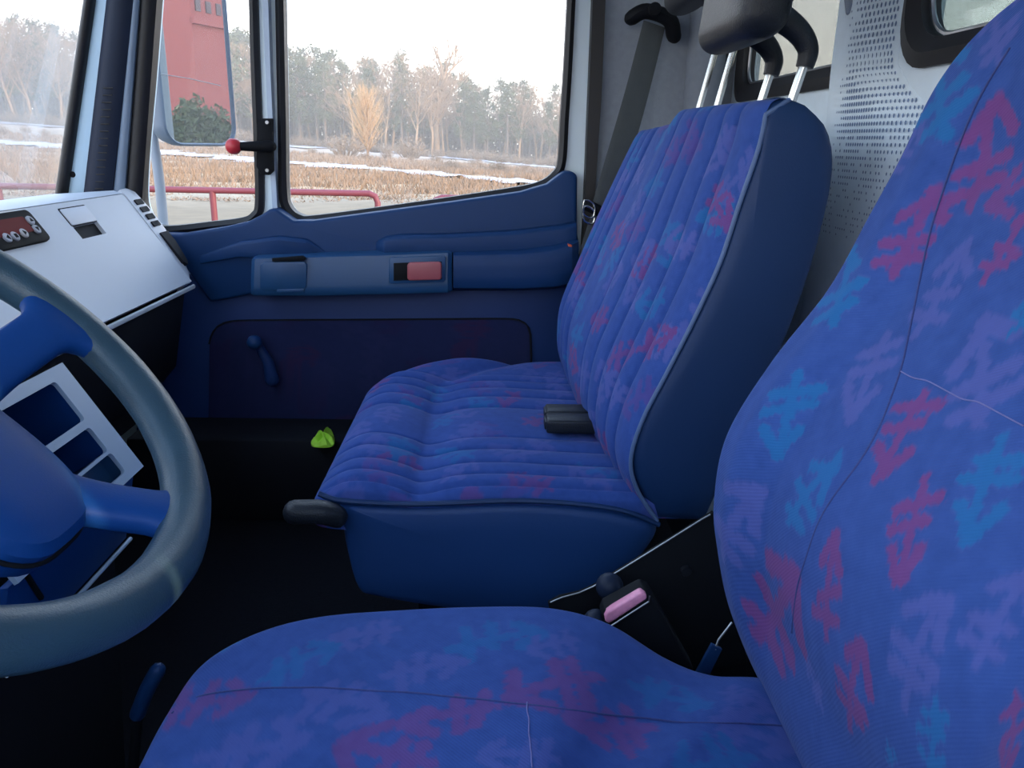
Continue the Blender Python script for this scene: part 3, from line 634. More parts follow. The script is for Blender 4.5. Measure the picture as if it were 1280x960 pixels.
# ================================================================== PASSENGER BENCH
Y1, Y2 = 1.12, 1.93
bench = empty('passenger_bench', (0.05, 1.5, 0.0), 'blue patterned double passenger bench with pleated cushion and backrest', 'seat', None)
GC = np.array([1.126, 1.168, 1.217, 1.278, 1.336, 1.509, 1.575, 1.637, 1.687, 1.733]) + 0.012
GC[0] = 1.140
ys = np.linspace(Y1, Y2 - 0.02, 300)
# profile along the depth: (arc coordinate) front skirt, rounding, top
def cush_profile(y):
    xf = -0.275 + 0.27 * (max(0, y - 1.66) / 0.25) ** 2.2
    p = [(xf + 0.07, 0.428), (xf + 0.04, 0.429), (xf + 0.012, 0.434), (xf, 0.446), (xf + 0.008, 0.460), (xf + 0.028, 0.474), (xf + 0.06, 0.484), (xf + 0.10, 0.482), (xf + 0.135, 0.472), (xf + 0.160, 0.462), (xf + 0.185, 0.464), (xf + 0.23, 0.475), (xf + 0.30, 0.478)]
    xr = p[-1][0]
    for t in (0.3, 0.6, 1.0): p.append((xr + (0.32 - xr) * t, 0.478 - 0.012 * t))
    return np.array(p)
NR = 170; rows = []
for y in ys:
    pr = resample(spl(cush_profile(y), 6), NR)
    tg_ = np.gradient(pr, axis=0); tg_ /= np.linalg.norm(tg_, axis=1)[:, None]
    nn = np.stack([-tg_[:, 1], tg_[:, 0]], 1)
    g = GC[np.argmin(np.abs(GC - y))]; dst = abs(GC - y).min()
    lo = GC[GC <= y].max() if (GC <= y).any() else Y1 - 0.02; hi = GC[GC > y].min() if (GC > y).any() else Y2
    ph = (y - lo) / (hi - lo); puff = 0.009 * math.sin(math.pi * np.clip(ph, 0, 1)) ** 0.6
    dep = puff - 0.010 * math.exp(-(dst / 0.0036) ** 2)
    fade = sm(np.arange(NR), 18, 40)
    edge = -0.020 * (np.clip((Y1 + 0.022 - y) / 0.022, 0, 1)) ** 2 - 0.05 * (np.clip((y - (Y2 - 0.09)) / 0.07, 0, 1)) ** 2
    P = pr + nn * (dep * fade)[:, None]
    rows.append(np.stack([P[:, 0], np.full(NR, y), P[:, 1] + edge], 1))
f0 = rows[0].copy(); f0[:, 1] += 0.006; f0[:, 2] = np.minimum(f0[:, 2], 0.43); rows.insert(0, f0); ys = np.concatenate([[Y1], ys])
V_ = np.array(rows).reshape(-1, 3)
cu = mobj('cushion', V_, gridf(len(ys), NR), M['velour_b'], bench, ang=180)
def rand_gl(x0, x1, y0, y1, step, L, al, seed, fat=1.0, cols=(RED, TEAL, LILAC, LILAC, MAUVE)):
    r = np.random.default_rng(seed); g = []
    for i, x in enumerate(np.arange(x0, x1, step)):
        for j, y in enumerate(np.arange(y0, y1, step)):
            c = cols[int((i * 2 + j * 3 + r.integers(2)) % len(cols))]; t = r.normal() * 0.6 + (0 if (i + j) % 3 else math.pi) + 1.57
            px_, py_ = x + (step / 2 if j % 2 else 0) + r.normal() * step * .08, y + r.normal() * step * .08
            g.append(((px_, py_), (px_ + L * math.cos(t), py_ + L * math.sin(t)), c, al * (0.7 + 0.3 * r.random()), fat))
    return g
arc = np.tile(np.linspace(0, 0.72, NR), len(ys))
set_print(cu, paint(np.stack([arc, V_[:, 1]], 1), rand_gl(-0.1, 0.8, 1.05, 2.0, 0.092, 0.080, 0.46, 4, 0.85), 5))
side = [PY(u, v, Y1) for u, v in spl([(402, 622), (430, 630), (520, 634), (640, 630), (720, 634), (780, 643), (822, 660), (800, 700), (745, 752), (690, 774), (640, 770), (560, 762), (470, 747), (446, 736), (433, 692), (424, 650)], 5, True)]
side = np.array(side); c_ = side.mean(0); R = []
for yy, sc_ in [(0.012, 0.965), (0.003, 0.985), (-0.003, 0.995), (0.0, 1.0), (0.02, 1.0)]: R.append((c_ + (side - c_) * sc_) + A(0, yy, 0))
R = [(c_ + (side - c_) * s) + A(0, y, 0) for s, y in [(0.05, -0.008), (0.5, -0.008), (0.85, -0.006), (0.95, -0.003), (0.985, 0.003), (1.0, 0.012), (1.0, 0.04)]]
mobj('side_panel', *loft(R), M['vinyl_lit'], bench, ang=60)
bx = np.array(side); core = (c_ + (bx - c_) * 0.96); core[:, 2] = np.minimum(core[:, 2], 0.440); core[:, 0] = np.maximum(core[:, 0], -0.215)
R = []
for yy, fx in [(Y1 + 0.03, 0.0), (1.45, 0.0), (1.6, 0.0), (1.75, 0.03), (Y2 - 0.03, 0.26)]:
    q = core.copy(); q[:, 1] = yy; q[:, 0] = np.maximum(q[:, 0], -0.215 + fx); R.append(q)
mobj('cushion_base', *loft(R), M['vinyl'], bench)
top_e = [PY(u, v, Y1 - 0.004) for u, v in spl([(398, 617), (430, 626), (520, 630), (640, 626), (720, 630), (780, 639), (824, 656)], 8)]
mobj('cushion_piping', *sweep(top_e, 0.0045, n=8), M['vinyl'], bench)
mobj('bench_plinth', *boxv((-0.12, 1.20, 0.0), (0.36, 1.90, 0.29)), M['dark'], bench, bevel=0.01)

npip = spl([PY(u, v, Y1) for u, v in [(822, 652), (797, 613), (789, 575), (804, 525), (835, 465), (868, 400), (900, 330), (925, 255), (949, 185), (958, 140)]], 10)
nfar = spl([(0.215, 1.9, 0.42), (0.180, 1.9, 0.50), (0.171, 1.9, 0.56), (0.178, 1.9, 0.636), (0.219, 1.9, 0.745), (0.253, 1.9, 0.832), (0.292, 1.9, 0.926), (0.318, 1.9, 0.985), (0.330, 1.9, 1.010)], 10)
NT = 200; np_, nf_ = resample(npip, NT), resample(nfar, NT)
GB = np.array([1.2, 1.256, 1.33, 1.395, 1.474, 1.675, 1.73, 1.80, 1.865])
yb = np.linspace(Y1, Y2, 280); rows = []
def shoulder(y): return -0.024 * sm(y, 1.50, 1.56) - 0.008 * sm(y, 1.56, 1.84)
for y in yb:
    s = (y - Y1) / (Y2 - Y1); wgt = 1 - (1 - s) ** 2.6
    P = np_ * (1 - wgt) + nf_ * wgt; P = P[:, [0, 2]]
    P[:, 0] += 0.07 * np.clip((y - 1.855) / 0.075, 0, 1) ** 2
    # keep the top line level across the bench, with the step down at its far half
    ztop = 1.046 + shoulder(y) - 0.10 * np.clip((y - 1.84) / 0.09, 0, 1) ** 2
    f_ = (P[:, 1] - P[0, 1]) / (P[-1, 1] - P[0, 1]); P[:, 1] = P[0, 1] + f_ * (ztop - P[0, 1])
    xt_ = P[-1, 0]
    top = spl([P[-1], (xt_ + 0.006, ztop + 0.012), (xt_ + 0.018, ztop + 0.017), (xt_ + 0.032, ztop + 0.014)], 5)[1:]
    P = np.concatenate([P, top]); P = resample(P, NT + 20)
    tg_ = np.gradient(P, axis=0); tg_ /= np.linalg.norm(tg_, axis=1)[:, None]; nn = np.stack([-tg_[:, 1], tg_[:, 0]], 1)
    dst = abs(GB - y).min(); lo = GB[GB <= y].max() if (GB <= y).any() else Y1; hi = GB[GB > y].min() if (GB > y).any() else Y2
    dep = 0.0085 * math.sin(math.pi * np.clip((y - lo) / (hi - lo), 0, 1)) ** 0.6 - 0.008 * math.exp(-(dst / 0.0036) ** 2)
    fade = 1 - sm(np.arange(NT + 20), NT + 4, NT + 15)
    P = P + nn * (dep * fade)[:, None]
    rows.append(np.stack([P[:, 0], np.full(len(P), y), P[:, 1]], 1))
V_ = np.array(rows).reshape(-1, 3)
br = mobj('backrest', V_, gridf(len(yb), NT + 20), M['velour_b'], bench, ang=180)
arc = np.tile(np.linspace(0, 0.72, NT + 20), len(yb))
set_print(br, paint(np.stack([arc, V_[:, 1]], 1), rand_gl(-0.1, 0.85, 1.02, 2.0, 0.095, 0.085, 0.60, 9, 0.85), 6))
nrear = [PY(u, v, Y1) for u, v in [(1012, 131), (1038, 162), (1043, 220), (1020, 320), (985, 420), (945, 510), (905, 600), (880, 655)]]
poly = np.concatenate([resample(npip, 40), spl([npip[-1], PY(966, 124, Y1), PY(985, 121, Y1), nrear[0]], 5)[1:-1], resample(spl(nrear, 8), 40)])
c_ = poly.mean(0); R = []
for y, sc_ in [(-0.008, 0.03), (-0.008, 0.5), (-0.006, 0.85), (-0.002, 0.95), (0.006, 0.988), (0.018, 1.0), (0.05, 1.0)]: R.append(c_ + (poly - c_) * sc_ + A(0, y, 0))
for y in (1.3, 1.48, 1.56, 1.7, 1.84, 1.90):
    q = poly.copy(); q[:, 1] = y; q[:, 0] += 0.012 * (q[:, 0] < 0.42); up = sm(q[:, 2], 0.75, 1.05)
    q[:, 2] += up * (shoulder(y) - 0.004 - 0.10 * np.clip((y - 1.84) / 0.09, 0, 1) ** 2); R.append(q)
mobj('back_shell', *loft(R), M['vinyl'], bench, ang=60)
BT_ = V_.reshape(len(yb), -1, 3)[:, -1]; pp = np.concatenate([npip[:-2], [p_ for p_ in BT_[2:100:6]]])
mobj('back_piping', *sweep(pp + A(-0.001, -0.002, 0.002), 0.0034, n=8, up=(0, 1, 0.01)), M['piping'], bench)
hd = mobj('tilt_handle', *sweep(spl([PY(420, 645, 1.10), PY(400, 640, 1.09), PY(368, 640, 1.085)], 5), 0.021, 0.017, n=16, power=2.6, round_ends=True), M['leather'], bench, label='black rounded handle')
# head restraints
def headrest(yc, hw, label, up=0.0):
    h = empty('headrest', (0.42, yc, 1.06), label, 'headrest', 'head restraints of the passenger bench')
    R = []; z9 = 0.012 + up
    x0, x1 = 0.330, 0.412
    hx = (x1 - x0) / 2; r_ = 0.034; prf = []
    for ph in np.linspace(0.12, math.pi / 2, 8): prf.append((1.132 + r_ * (1 - math.cos(ph)), r_ * (1 - math.sin(ph))))
    prf += [(1.24, 0), (1.33, 0)] + [(1.37 - r_ * (1 - math.cos(ph)), r_ * (1 - math.sin(ph))) for ph in np.linspace(math.pi / 2, 0.12, 8)]
    for z, ins_ in prf:
        t = np.linspace(0, 2 * np.pi, 48, endpoint=False); ca, sa = np.cos(t), np.sin(t); cx = (x0 + x1) / 2 + (z - 1.13) * 0.10 + up * 0.18
        R.append([(cx + (hx - ins_) * math.copysign(abs(i) ** 0.5, i), yc + (hw - ins_) * math.copysign(abs(j) ** 0.5, j), z + z9) for i, j in zip(ca, sa)])
    mobj('pad', *loft(R), M['leather'], h)
    for sy in (-1, 1):
        y = yc + sy * 0.072
        mobj('rod', *sweep([A(0.434, y, 1.035), A(0.455 + up * 0.2, y, 1.125 + up)], 0.0068, n=12, up=(0, 1, 0)), M['chrome'], h)
        mobj('sleeve', *sweep(spl([*[A(a_ + up * 0.2, y, b_ + up) for a_, b_ in ((0.454, 1.112), (0.456, 1.136), (0.438, 1.160), (0.402, 1.182), (0.365, 1.196))]], 6), np.linspace(0.0125, 0.022, 25), np.linspace(0.0125, 0.020, 25), n=14, up=(0, 1, 0)), M['leather'], h)
    return h
headrest(1.29, 0.138, 'nearer black leather headrest with chrome rods on the bench')
headrest(1.70, 0.145, 'farther black leather headrest, raised higher and partly hidden behind the nearer one', 0.118)
# bench buckles
for i, (ua, va, ub, vb, Y, lab) in enumerate([(682, 512, 738, 510, 1.425, 'black belt buckle lying on the bench cushion, farther of two'), (682, 532, 756, 532, 1.372, 'black belt buckle lying on the bench cushion, nearer of two')]):
    a, b = PY(ua, va, Y), PY(ub, vb, Y); a[2] = b[2] = 0.500
    k = empty('belt_buckle', (a[0], Y, 0.48), lab, 'buckle', 'buckles on the passenger bench')
    mobj('buckle_body', *obox((a + b) / 2, (b - a) / 2, A(0, 0.024, 0), A(0, 0, 0.013)), M['leather'], k, bevel=0.005, seg=3)
    mobj('release_button', *obox(a + A(0.001, 0, 0.001), A(0.004, 0, 0), A(0, 0.018, 0), A(0, 0, 0.008)), M['leather'], k, bevel=0.002)
    mobj('stalk', *sweep(spl([b, b + A(0.03, 0, -0.004), b + A(0.07, 0.0, -0.014), b + A(0.12, 0, -0.03)], 4), 0.013, 0.006, n=10, power=4), M['black'], k)

# ================================================================== DRIVER SEAT
drv = empty('driver_seat', (0.1, 0.58, 0.0), 'blue driver seat with arrow patterned fabric, nearest the camera side', 'seat')
drv['label'] = 'blue driver seat with arrow patterned fabric and piped seams, in the foreground'
YCn, HW = 0.525, 0.293
prof = spl([PY(u, v, 0.80) for u, v in [(1062, 965), (1000, 900), (950, 850), (910, 760), (893, 680), (889, 620), (905, 540), (960, 450), (1030, 360), (1080, 270), (1118, 200), (1149, 134)]] + [A(0.434, 0.8, 1.095), A(0.450, 0.8, 1.142)], 8)[:, [0, 2]]
NB, NF = 250, 300; prof = resample(prof, NB)
s_ = np.linspace(-1, 1, NF); rows = []; top0 = 1.035; ztp = prof[-1, 1]
for i in range(NB):
    x, z = prof[i]
    q = np.clip((z - top0) / (ztp - top0), 0, 1); hw = HW * (0.42 + 0.58 * math.sqrt(max(0, 1 - q ** 2.2))) if z > top0 else HW
    q2 = np.clip((0.50 - z) / 0.25, 0, 1); hw *= 1 - 0.10 * q2
    ab = np.abs(s_); tt = sm(z, 0.42, 0.56) * (1 - sm(z, 0.98, 1.12))
    dx = 0.026 * (1 - sm(ab, 0.56, 0.80)) * tt + 0.040 * np.clip((ab - 0.89) / 0.11, 0, 1) ** 2.2
    thick = 0.095 * (1 - 0.55 * q ** 2)
    fr = np.stack([x + dx, YCn + s_ * hw, np.full(NF, z)], 1)
    tb = np.linspace(0, 1, 16)[1:-1]
    bk = np.stack([x + 0.04 + (thick - 0.04) * np.sin(np.pi * tb) ** 0.5, YCn + hw * np.cos(np.pi * tb) * 1.0, np.full(14, z)], 1)
    rows.append(np.concatenate([fr, bk]))
R = np.array(rows); nc = R.shape[1]
# round the top over
capr = [R[-1].mean(0) + (R[-1] - R[-1].mean(0)) * s + A(0, 0, h) for s, h in ((0.9, 0.006), (0.7, 0.010), (0.4, 0.012), (0.05, 0.0125))]
RR = np.concatenate([R, np.array(capr)]); V_, F_ = loft(RR)
bk_o = mobj('backrest', V_, F_, M['velour'], drv, ang=180)
arcp = np.concatenate([[0], np.cumsum(np.linalg.norm(np.diff(prof, axis=0), axis=1))])
uvB = np.zeros((len(V_), 2)); uvB[:, 0] = V_[:, 1]; uvB[:, 1] = np.concatenate([np.repeat(arcp, nc), np.repeat(arcp[-1] + 0.01, nc * 4)])
okB = np.zeros(len(V_), bool); okB[:NB * nc] = np.tile(np.arange(nc) < NF, NB); scrB = proj(V_)
GL = [((1213, 258), (1243, 138), RED), ((1112, 345), (1165, 245), RED), ((1232, 352), (1290, 262), RED), ((1150, 415), (1203, 312), LILAC), ((1226, 532), (1228, 410), LILAC),
      ((1110, 418), (1068, 512), LILAC), ((1038, 405), (1056, 312), TEAL), ((1002, 468), (975, 562), TEAL), ((985, 662), (1043, 583), TEAL), ((902, 692), (942, 622), LILAC),
      ((1155, 490), (1103, 590), RED), ((1155, 605), (1125, 718), RED), ((1034, 792), (1043, 675), RED), ((952, 806), (988, 722), RED), ((1062, 905), (1078, 812), RED),
      ((1130, 875), (1174, 758), LILAC), ((1212, 832), (1278, 726), LILAC), ((1262, 548), (1212, 668), TEAL), ((1166, 872), (1166, 970), TEAL), ((1272, 868), (1258, 965), RED),
      ((1028, 884), (1008, 826), LILAC), ((1178, 172), (1232, 68), TEAL), ((1098, 215), (1150, 152), LILAC), ((1252, 70), (1290, 10), LILAC), ((1110, 928), (1124, 985), TEAL), ((1262, 420), (1330, 350), TEAL)]
gl = []
for p0, p1, c in GL:
    i0, i1 = nearest(p0, scrB, okB), nearest(p1, scrB, okB); gl.append((uvB[i0], uvB[i1], c, 0.66 if c is not LILAC else 0.55, 0.85))
for i, y in enumerate((0.27, 0.35, 0.43, 0.51, 0.59)):
    for j, z in enumerate(np.arange(0.06, 0.95, 0.115)):
        k_ = np.where(okB, ((uvB - A(y, z)) ** 2).sum(1), 9).argmin()
        if scrB[k_, 0] < 1330 and scrB[k_, 1] > -30: continue     # the cloth in view carries the motifs listed above
        t_ = RNG.random() * 6.28; gl.append((A(y, z), A(y + 0.075 * math.cos(t_), z + 0.075 * math.sin(t_)), (RED, TEAL, LILAC)[(i + 2 * j) % 3], 0.6, 0.85))
pr_ = paint(uvB, gl, 2); pr_[~okB, 3] = 0; set_print(bk_o, pr_)
def seam_on(name, V, scr, ok, path, r, m, par, off=0.0006, stitch=None):
    pp_ = resample(spl(path, 8), max(8, len(path) * 9)); P = np.array([V[nearest(q, scr, ok)] for q in pp_])
    for _ in range(4): P[1:-1] = (P[:-2] + 2 * P[1:-1] + P[2:]) / 4
    dirc = CAM - P; dirc /= np.linalg.norm(dirc, axis=1)[:, None]; P = P + dirc * off
    return mobj(name, *sweep(P, r, n=6, up=(0.3, -0.5, 0.8)), m, par)
seam_on('side_seam', V_, scrB, okB, [(1262, 60), (1225, 120), (1190, 205), (1160, 300), (1125, 465), (1085, 560), (1030, 640), (1000, 720), (990, 790)], 0.0009, M['stitch'], bk_o)
seam_on('cross_seam', V_, scrB, okB, [(1125, 465), (1160, 478), (1205, 497), (1279, 534)], 0.0006, M['stitch_l'], bk_o)

half = [(0.41, 0.60, 0.385), (0.385, 0.67, 0.390), (0.36, 0.724, 0.40), (0.323, 0.744, 0.41), (0.26, 0.750, 0.41), (0.21, 0.767, 0.42), (0.145, 0.790, 0.45), (0.078, 0.798, 0.465), (-0.007, 0.799, 0.466), (-0.10, 0.796, 0.463), (-0.191, 0.787, 0.46), (-0.258, 0.766, 0.453), (-0.308, 0.728, 0.44), (-0.322, 0.66, 0.43), (-0.325, 0.58, 0.42)]
ol = np.array(half + [(x, 1.16 - y, z) for x, y, z in half[::-1][1:]])
ol = resample(spl(ol, 8, True), 340); c_ = A(0.03, 0.46, 0.0)
R = []
for s, h in [(0.90, -0.14), (0.965, -0.10), (0.992, -0.05), (1.0, -0.018), (1.0, 0.0), (0.994, 0.010), (0.982, 0.017), (0.965, 0.021)] + [(s, 0.021 + 0.006 * (1 - s)) for s in np.linspace(0.95, 0.01, 100)]:
    q = c_ + (ol - c_) * A(s, s, 0); q[:, 2] = ol[:, 2] * min(1, s + 0.0) + (1 - min(1, s)) * 0.452 + h if s < 0.95 else ol[:, 2] + h
    if s < 0.95 and h > 0: q[:, 2] = ol[:, 2] * s ** 0.6 + (1 - s ** 0.6) * 0.455 + h
    R.append(q)
V_, F_ = loft(R)
cd = mobj('cushion', V_, F_, M['velour'], drv, ang=180)
uvC = V_[:, :2].copy(); okC = np.zeros(len(V_), bool); okC[3 * 340:] = True; scrC = proj(V_)
GL = [((262, 808), (300, 795), TEAL), ((330, 850), (420, 805), TEAL), ((500, 786), (420, 800), LILAC), ((570, 806), (672, 790), TEAL), ((745, 845), (642, 872), RED), ((622, 882), (512, 905), RED), ((205, 905), (305, 872), RED),
      ((252, 948), (372, 928), LILAC), ((535, 962), (432, 930), RED), ((380, 868), (472, 890), LILAC), ((815, 912), (715, 902), RED), ((790, 852), (880, 880), TEAL), ((885, 893), (992, 935), LILAC), ((205, 868), (228, 845), RED),
      ((480, 845), (570, 828), LILAC), ((900, 866), (960, 884), LILAC), ((720, 800), (660, 812), LILAC), ((940, 945), (850, 958), TEAL), ((700, 955), (610, 945), LILAC)]
gl = []
for p0, p1, c in GL:
    i0, i1 = nearest(p0, scrC, okC), nearest(p1, scrC, okC); gl.append((uvC[i0], uvC[i1], c, 0.42, 0.9))
pr_ = paint(uvC, gl, 8); set_print(cd, pr_)
seam_on('front_seam', V_, scrC, okC, [(213, 890), (240, 874), (275, 864), (340, 858), (450, 862), (600, 874), (780, 895), (900, 905), (985, 905)], 0.0009, M['stitch'], cd)
seam_on('centre_seam', V_, scrC, okC, [(659, 877), (661, 910), (665, 958)], 0.0007, M['stitch_l'], cd)
mobj('seat_pan', *boxv((-0.24, 0.38, 0.24), (0.34, 0.74, 0.36)), M['dark'], drv, bevel=0.02)
mobj('seat_plinth', *boxv((-0.15, 0.42, 0.0), (0.30, 0.72, 0.245)), M['dark'], drv, bevel=0.01)
hp = [(685, 754), (700, 746), (724, 741), (742, 733), (880, 648), (892, 640), (905, 660), (935, 830), (800, 856), (690, 778)]
hg = mobj('hinge_plate', *polyY(hp, 0.985, 0.008), M['black'], drv, bevel=0.002)
mobj('plate_edge_glint', *sweep([PY(u, v, 0.984) for u, v in [(688, 753), (702, 747), (724, 741), (742, 733), (812, 690), (876, 650), (888, 643)]], 0.0013, n=6, up=(0, -1, 0)), M['steel'], hg)  # thin bright tube added as the highlight on the plate's top edge
for u, v in ((701, 768), (857, 712)): mobj('bolt', *disc(PY(u, v, 0.986), (0, -1, 0), 0.0085, 0.007, 12), M['dark'], hg)
mobj('adjuster_knob', *sweep([PY(762, 738, 0.98), PY(762, 733, 0.935)], [0.016, 0.019], n=16, up=(0, 0, 1), round_ends=True), M['pillar'], drv)
mobj('adjuster_knob', *sweep([PY(748, 786, 0.95), PY(745, 778, 0.90)], [0.015, 0.018], n=16, up=(0, 0, 1), round_ends=True), M['pillar'], drv)
db = empty('belt_buckle', PY(830, 850, 0.90), 'black belt buckle with pink release button beside the driver cushion', 'buckle')
mobj('buckle_body', *polyY([(752, 772), (756, 763), (804, 737), (814, 742), (868, 838), (850, 870), (800, 862)], 0.875, 0.03), M['black'], db, bevel=0.004, seg=3)
mobj('release_button', *polyY([(756, 772), (759, 766), (801, 741), (808, 743), (809, 749), (762, 780), (757, 778)], 0.868, 0.014), M['pink'], db, bevel=0.0025, seg=3, label='worn pink release button')
mobj('buckle_rim', *sweep([PY(u, v, 0.868) for u, v in [(757, 781), (763, 783), (811, 752), (812, 745)]], 0.0012, n=6, up=(0, -1, 0)), M['steel'], db)
bs = empty('belt_stalk', PY(885, 850, 0.86), 'grey blue metal belt stalk between driver cushion and backrest', 'stalk')
mobj('stalk_plate', *polyY([(866, 850), (890, 806), (903, 812), (880, 858)], 0.86, 0.006), M['door'], bs, bevel=0.001)
mobj('stalk_wire', *sweep([PY(894, 812, 0.861), PY(898, 800, 0.865), PY(915, 778, 0.87)], 0.0016, n=6, up=(0, -1, 0)), M['steel'], bs)
# step ledge and green cloth in the passenger footwell
lg = S_('trim_5', *boxv((-0.95, 1.94, 0.0), (-0.25, 2.12, 0.235)), M['dark'], label='dark step ledge along the foot of the passenger door', bevel=0.01)
gq = [PZ(u, v, 0.237) for u, v in [(386, 560), (390, 548), (402, 540), (416, 536), (422, 556), (410, 562)]]
gg = []
gp = np.array(gq); c_ = gp.mean(0); lo_ = spl(gp, 4, True)
R = [c_ + (lo_ - c_) * s + np.stack([np.zeros(len(lo_)), np.zeros(len(lo_)), h * (1 + 0.5 * np.sin(np.arange(len(lo_)) * 1.3))], 1) for s, h in ((0.8, 0.0), (0.8, 0.005), (0.64, 0.011), (0.4, 0.015), (0.1, 0.016))]
tag(mobj('work_glove', *loft(R), M['green'], None), 'crumpled lime green cloth in the passenger footwell', 'cloth')
bpy.data.objects['work_glove'].name = 'green_cloth'

# ================================================================== OUTSIDE MIRROR
md = nrm(ray(240, 70)); mr = nrm(A(1.0, 0.105, md[2])); mn = nrm(mr - md)
MC = PY(240, 62, 2.45)
ma = nrm(np.cross(A(0, 0, 1), mn)); mb_ = np.cross(mn, ma)
if (ma @ CR[:, 0]) < 0: ma, mb_ = -ma, mb_
if mb_[2] < 0: mb_ = -mb_
def MP(a, b, h=0.0): return MC + ma * a + mb_ * b + mn * h
mw, mh = 0.128, 0.265
mir = empty('side_mirror', MP(0, -0.27, -0.03), 'large rounded door mirror on a grey tube outside the quarter pane', 'mirror')
R = []
for h, g in [(-0.085, 0.55), (-0.08, 0.78), (-0.055, 0.93), (-0.02, 0.99), (0.0, 1.0), (0.012, 0.985), (0.016, 0.955), (0.010, 0.93), (0.0, 0.925)]:
    R.append([MP(p[0] * g if abs(g) else 0, p[1] * (g if g < 0.9 else 1 - (1 - g) * mw / mh), h) for p in rrect(-mw, mw, -mh, mh, 0.055, 7)])
mobj('mirror_housing', *loft(R), M['housing'], mir)
V_ = [MP(p[0] * 0.93, p[1] * 0.965, 0.006) for p in rrect(-mw, mw, -mh, mh, 0.055, 7)]
mobj('mirror_glass', *prism(V_, -mn * 0.003), M['mirror'], mir)
q0 = MP(0, 0, 0.0075)
def mpx(u, v): return PP(u, v, q0, mn)
mobj('glass_line', *sweep([mpx(198, 92), mpx(236, 98), mpx(276, 107)], 0.0010, n=5, up=mn), M['snow'], mir)  # thin pale line laid across the mirror glass
tb = spl([PY(196, -40, 2.52), PY(184, 40, 2.50), PY(184, 105, 2.48), PY(191, 170, 2.46), PY(199, 225, 2.44), PY(206, 300, 2.42)], 8)
mobj('mirror_arm', *sweep(tb, 0.0145, n=14, up=(0, 1, 0)), mat('arm_grey', (0.27, 0.29, 0.33), 0.45), mir)

# ================================================================== OUTDOORS
def gz(x, y):
    x = np.clip(x, -150, 90); zl = 2.0 - 0.057 * (x + 64.5); t = sm(y, 16, 112)
    return -1.0 * (1 - t) + zl * t
def ghit(u, v):
    d = ray(u, v); ts = np.linspace(4, 170, 3000); P = CAM + d * ts[:, None]
    k = np.where(P[:, 2] <= gz(P[:, 0], P[:, 1]))[0]; return P[k[0]] if len(k) else P[-1]
gm = bpy.data.materials.new('meadow'); gm.use_nodes = True; n = gm.node_tree; L = n.links.new; b = n.nodes['Principled BSDF']
tc = n.nodes.new('ShaderNodeTexCoord'); sx = n.nodes.new('ShaderNodeSeparateXYZ'); L(tc.outputs['Object'], sx.inputs[0])
no = n.nodes.new('ShaderNodeTexNoise'); no.inputs['Scale'].default_value = 0.12; no.inputs['Detail'].default_value = 8; L(tc.outputs['Object'], no.inputs['Vector'])
m1 = n.nodes.new('ShaderNodeMath'); m1.operation = 'MULTIPLY_ADD'; m1.inputs[1].default_value = 14.0; L(no.outputs['Fac'], m1.inputs[0]); L(sx.outputs['Y'], m1.inputs[2])
m2 = n.nodes.new('ShaderNodeMath'); m2.operation = 'DIVIDE'; m2.inputs[1].default_value = 130.0; L(m1.outputs[0], m2.inputs[0])
rp = n.nodes.new('ShaderNodeValToRGB'); L(m2.outputs[0], rp.inputs[0])
bands = [(0.0, (0.20, 0.16, 0.105)), (30, (0.22, 0.17, 0.11)), (34, (0.34, 0.28, 0.20)), (42, (0.46, 0.32, 0.19)), (56, (0.42, 0.29, 0.17)), (64, (0.40, 0.30, 0.20)), (88, (0.28, 0.20, 0.14)), (104, (0.46, 0.36, 0.27)), (112, (0.55, 0.46, 0.40)), (122, (0.30, 0.22, 0.15))]
els = rp.color_ramp.elements
els[0].position = 0; els[0].color = (*bands[0][1], 1); els[1].position = bands[-1][0] / 130; els[1].color = (*bands[-1][1], 1)
for d, c in bands[1:-1]: k = els.new(d / 130); k.color = (*c, 1)
n3 = n.nodes.new('ShaderNodeTexNoise'); n3.inputs['Scale'].default_value = 1.8; n3.inputs['Detail'].default_value = 8; L(tc.outputs['Object'], n3.inputs['Vector'])
mx = n.nodes.new('ShaderNodeMix'); mx.data_type = 'RGBA'; mx.blend_type = 'MULTIPLY'; mx.inputs[0].default_value = 0.7
r2 = n.nodes.new('ShaderNodeValToRGB'); r2.color_ramp.elements[0].color = (0.5, 0.5, 0.5, 1); r2.color_ramp.elements[1].color = (1.4, 1.4, 1.4, 1); L(n3.outputs['Fac'], r2.inputs[0])
L(rp.outputs[0], mx.inputs[6]); L(r2.outputs[0], mx.inputs[7]); L(mx.outputs[2], b.inputs['Base Color']); b.inputs['Roughness'].default_value = 0.95
xs = np.concatenate([np.linspace(-170, -60, 30), np.linspace(-58, 40, 90), np.linspace(43, 120, 26)]); yy = np.concatenate([np.linspace(-60, 12, 20), np.linspace(13, 130, 130), np.linspace(134, 200, 14)])
G = np.array([[(x, y, gz(x, y) + (0.10 * math.sin(x * 0.7 + y * 0.3) * math.sin(y * 0.9 - x * 0.2) + 0.07 * math.sin(x * 1.9) * math.sin(y * 2.1)) * sm(y, 18, 30)) for x in xs] for y in yy])
S_('meadow_ground', G.reshape(-1, 3), gridf(len(yy), len(xs)), gm, label='dry tan meadow sloping away beyond the truck')
SNOW = []
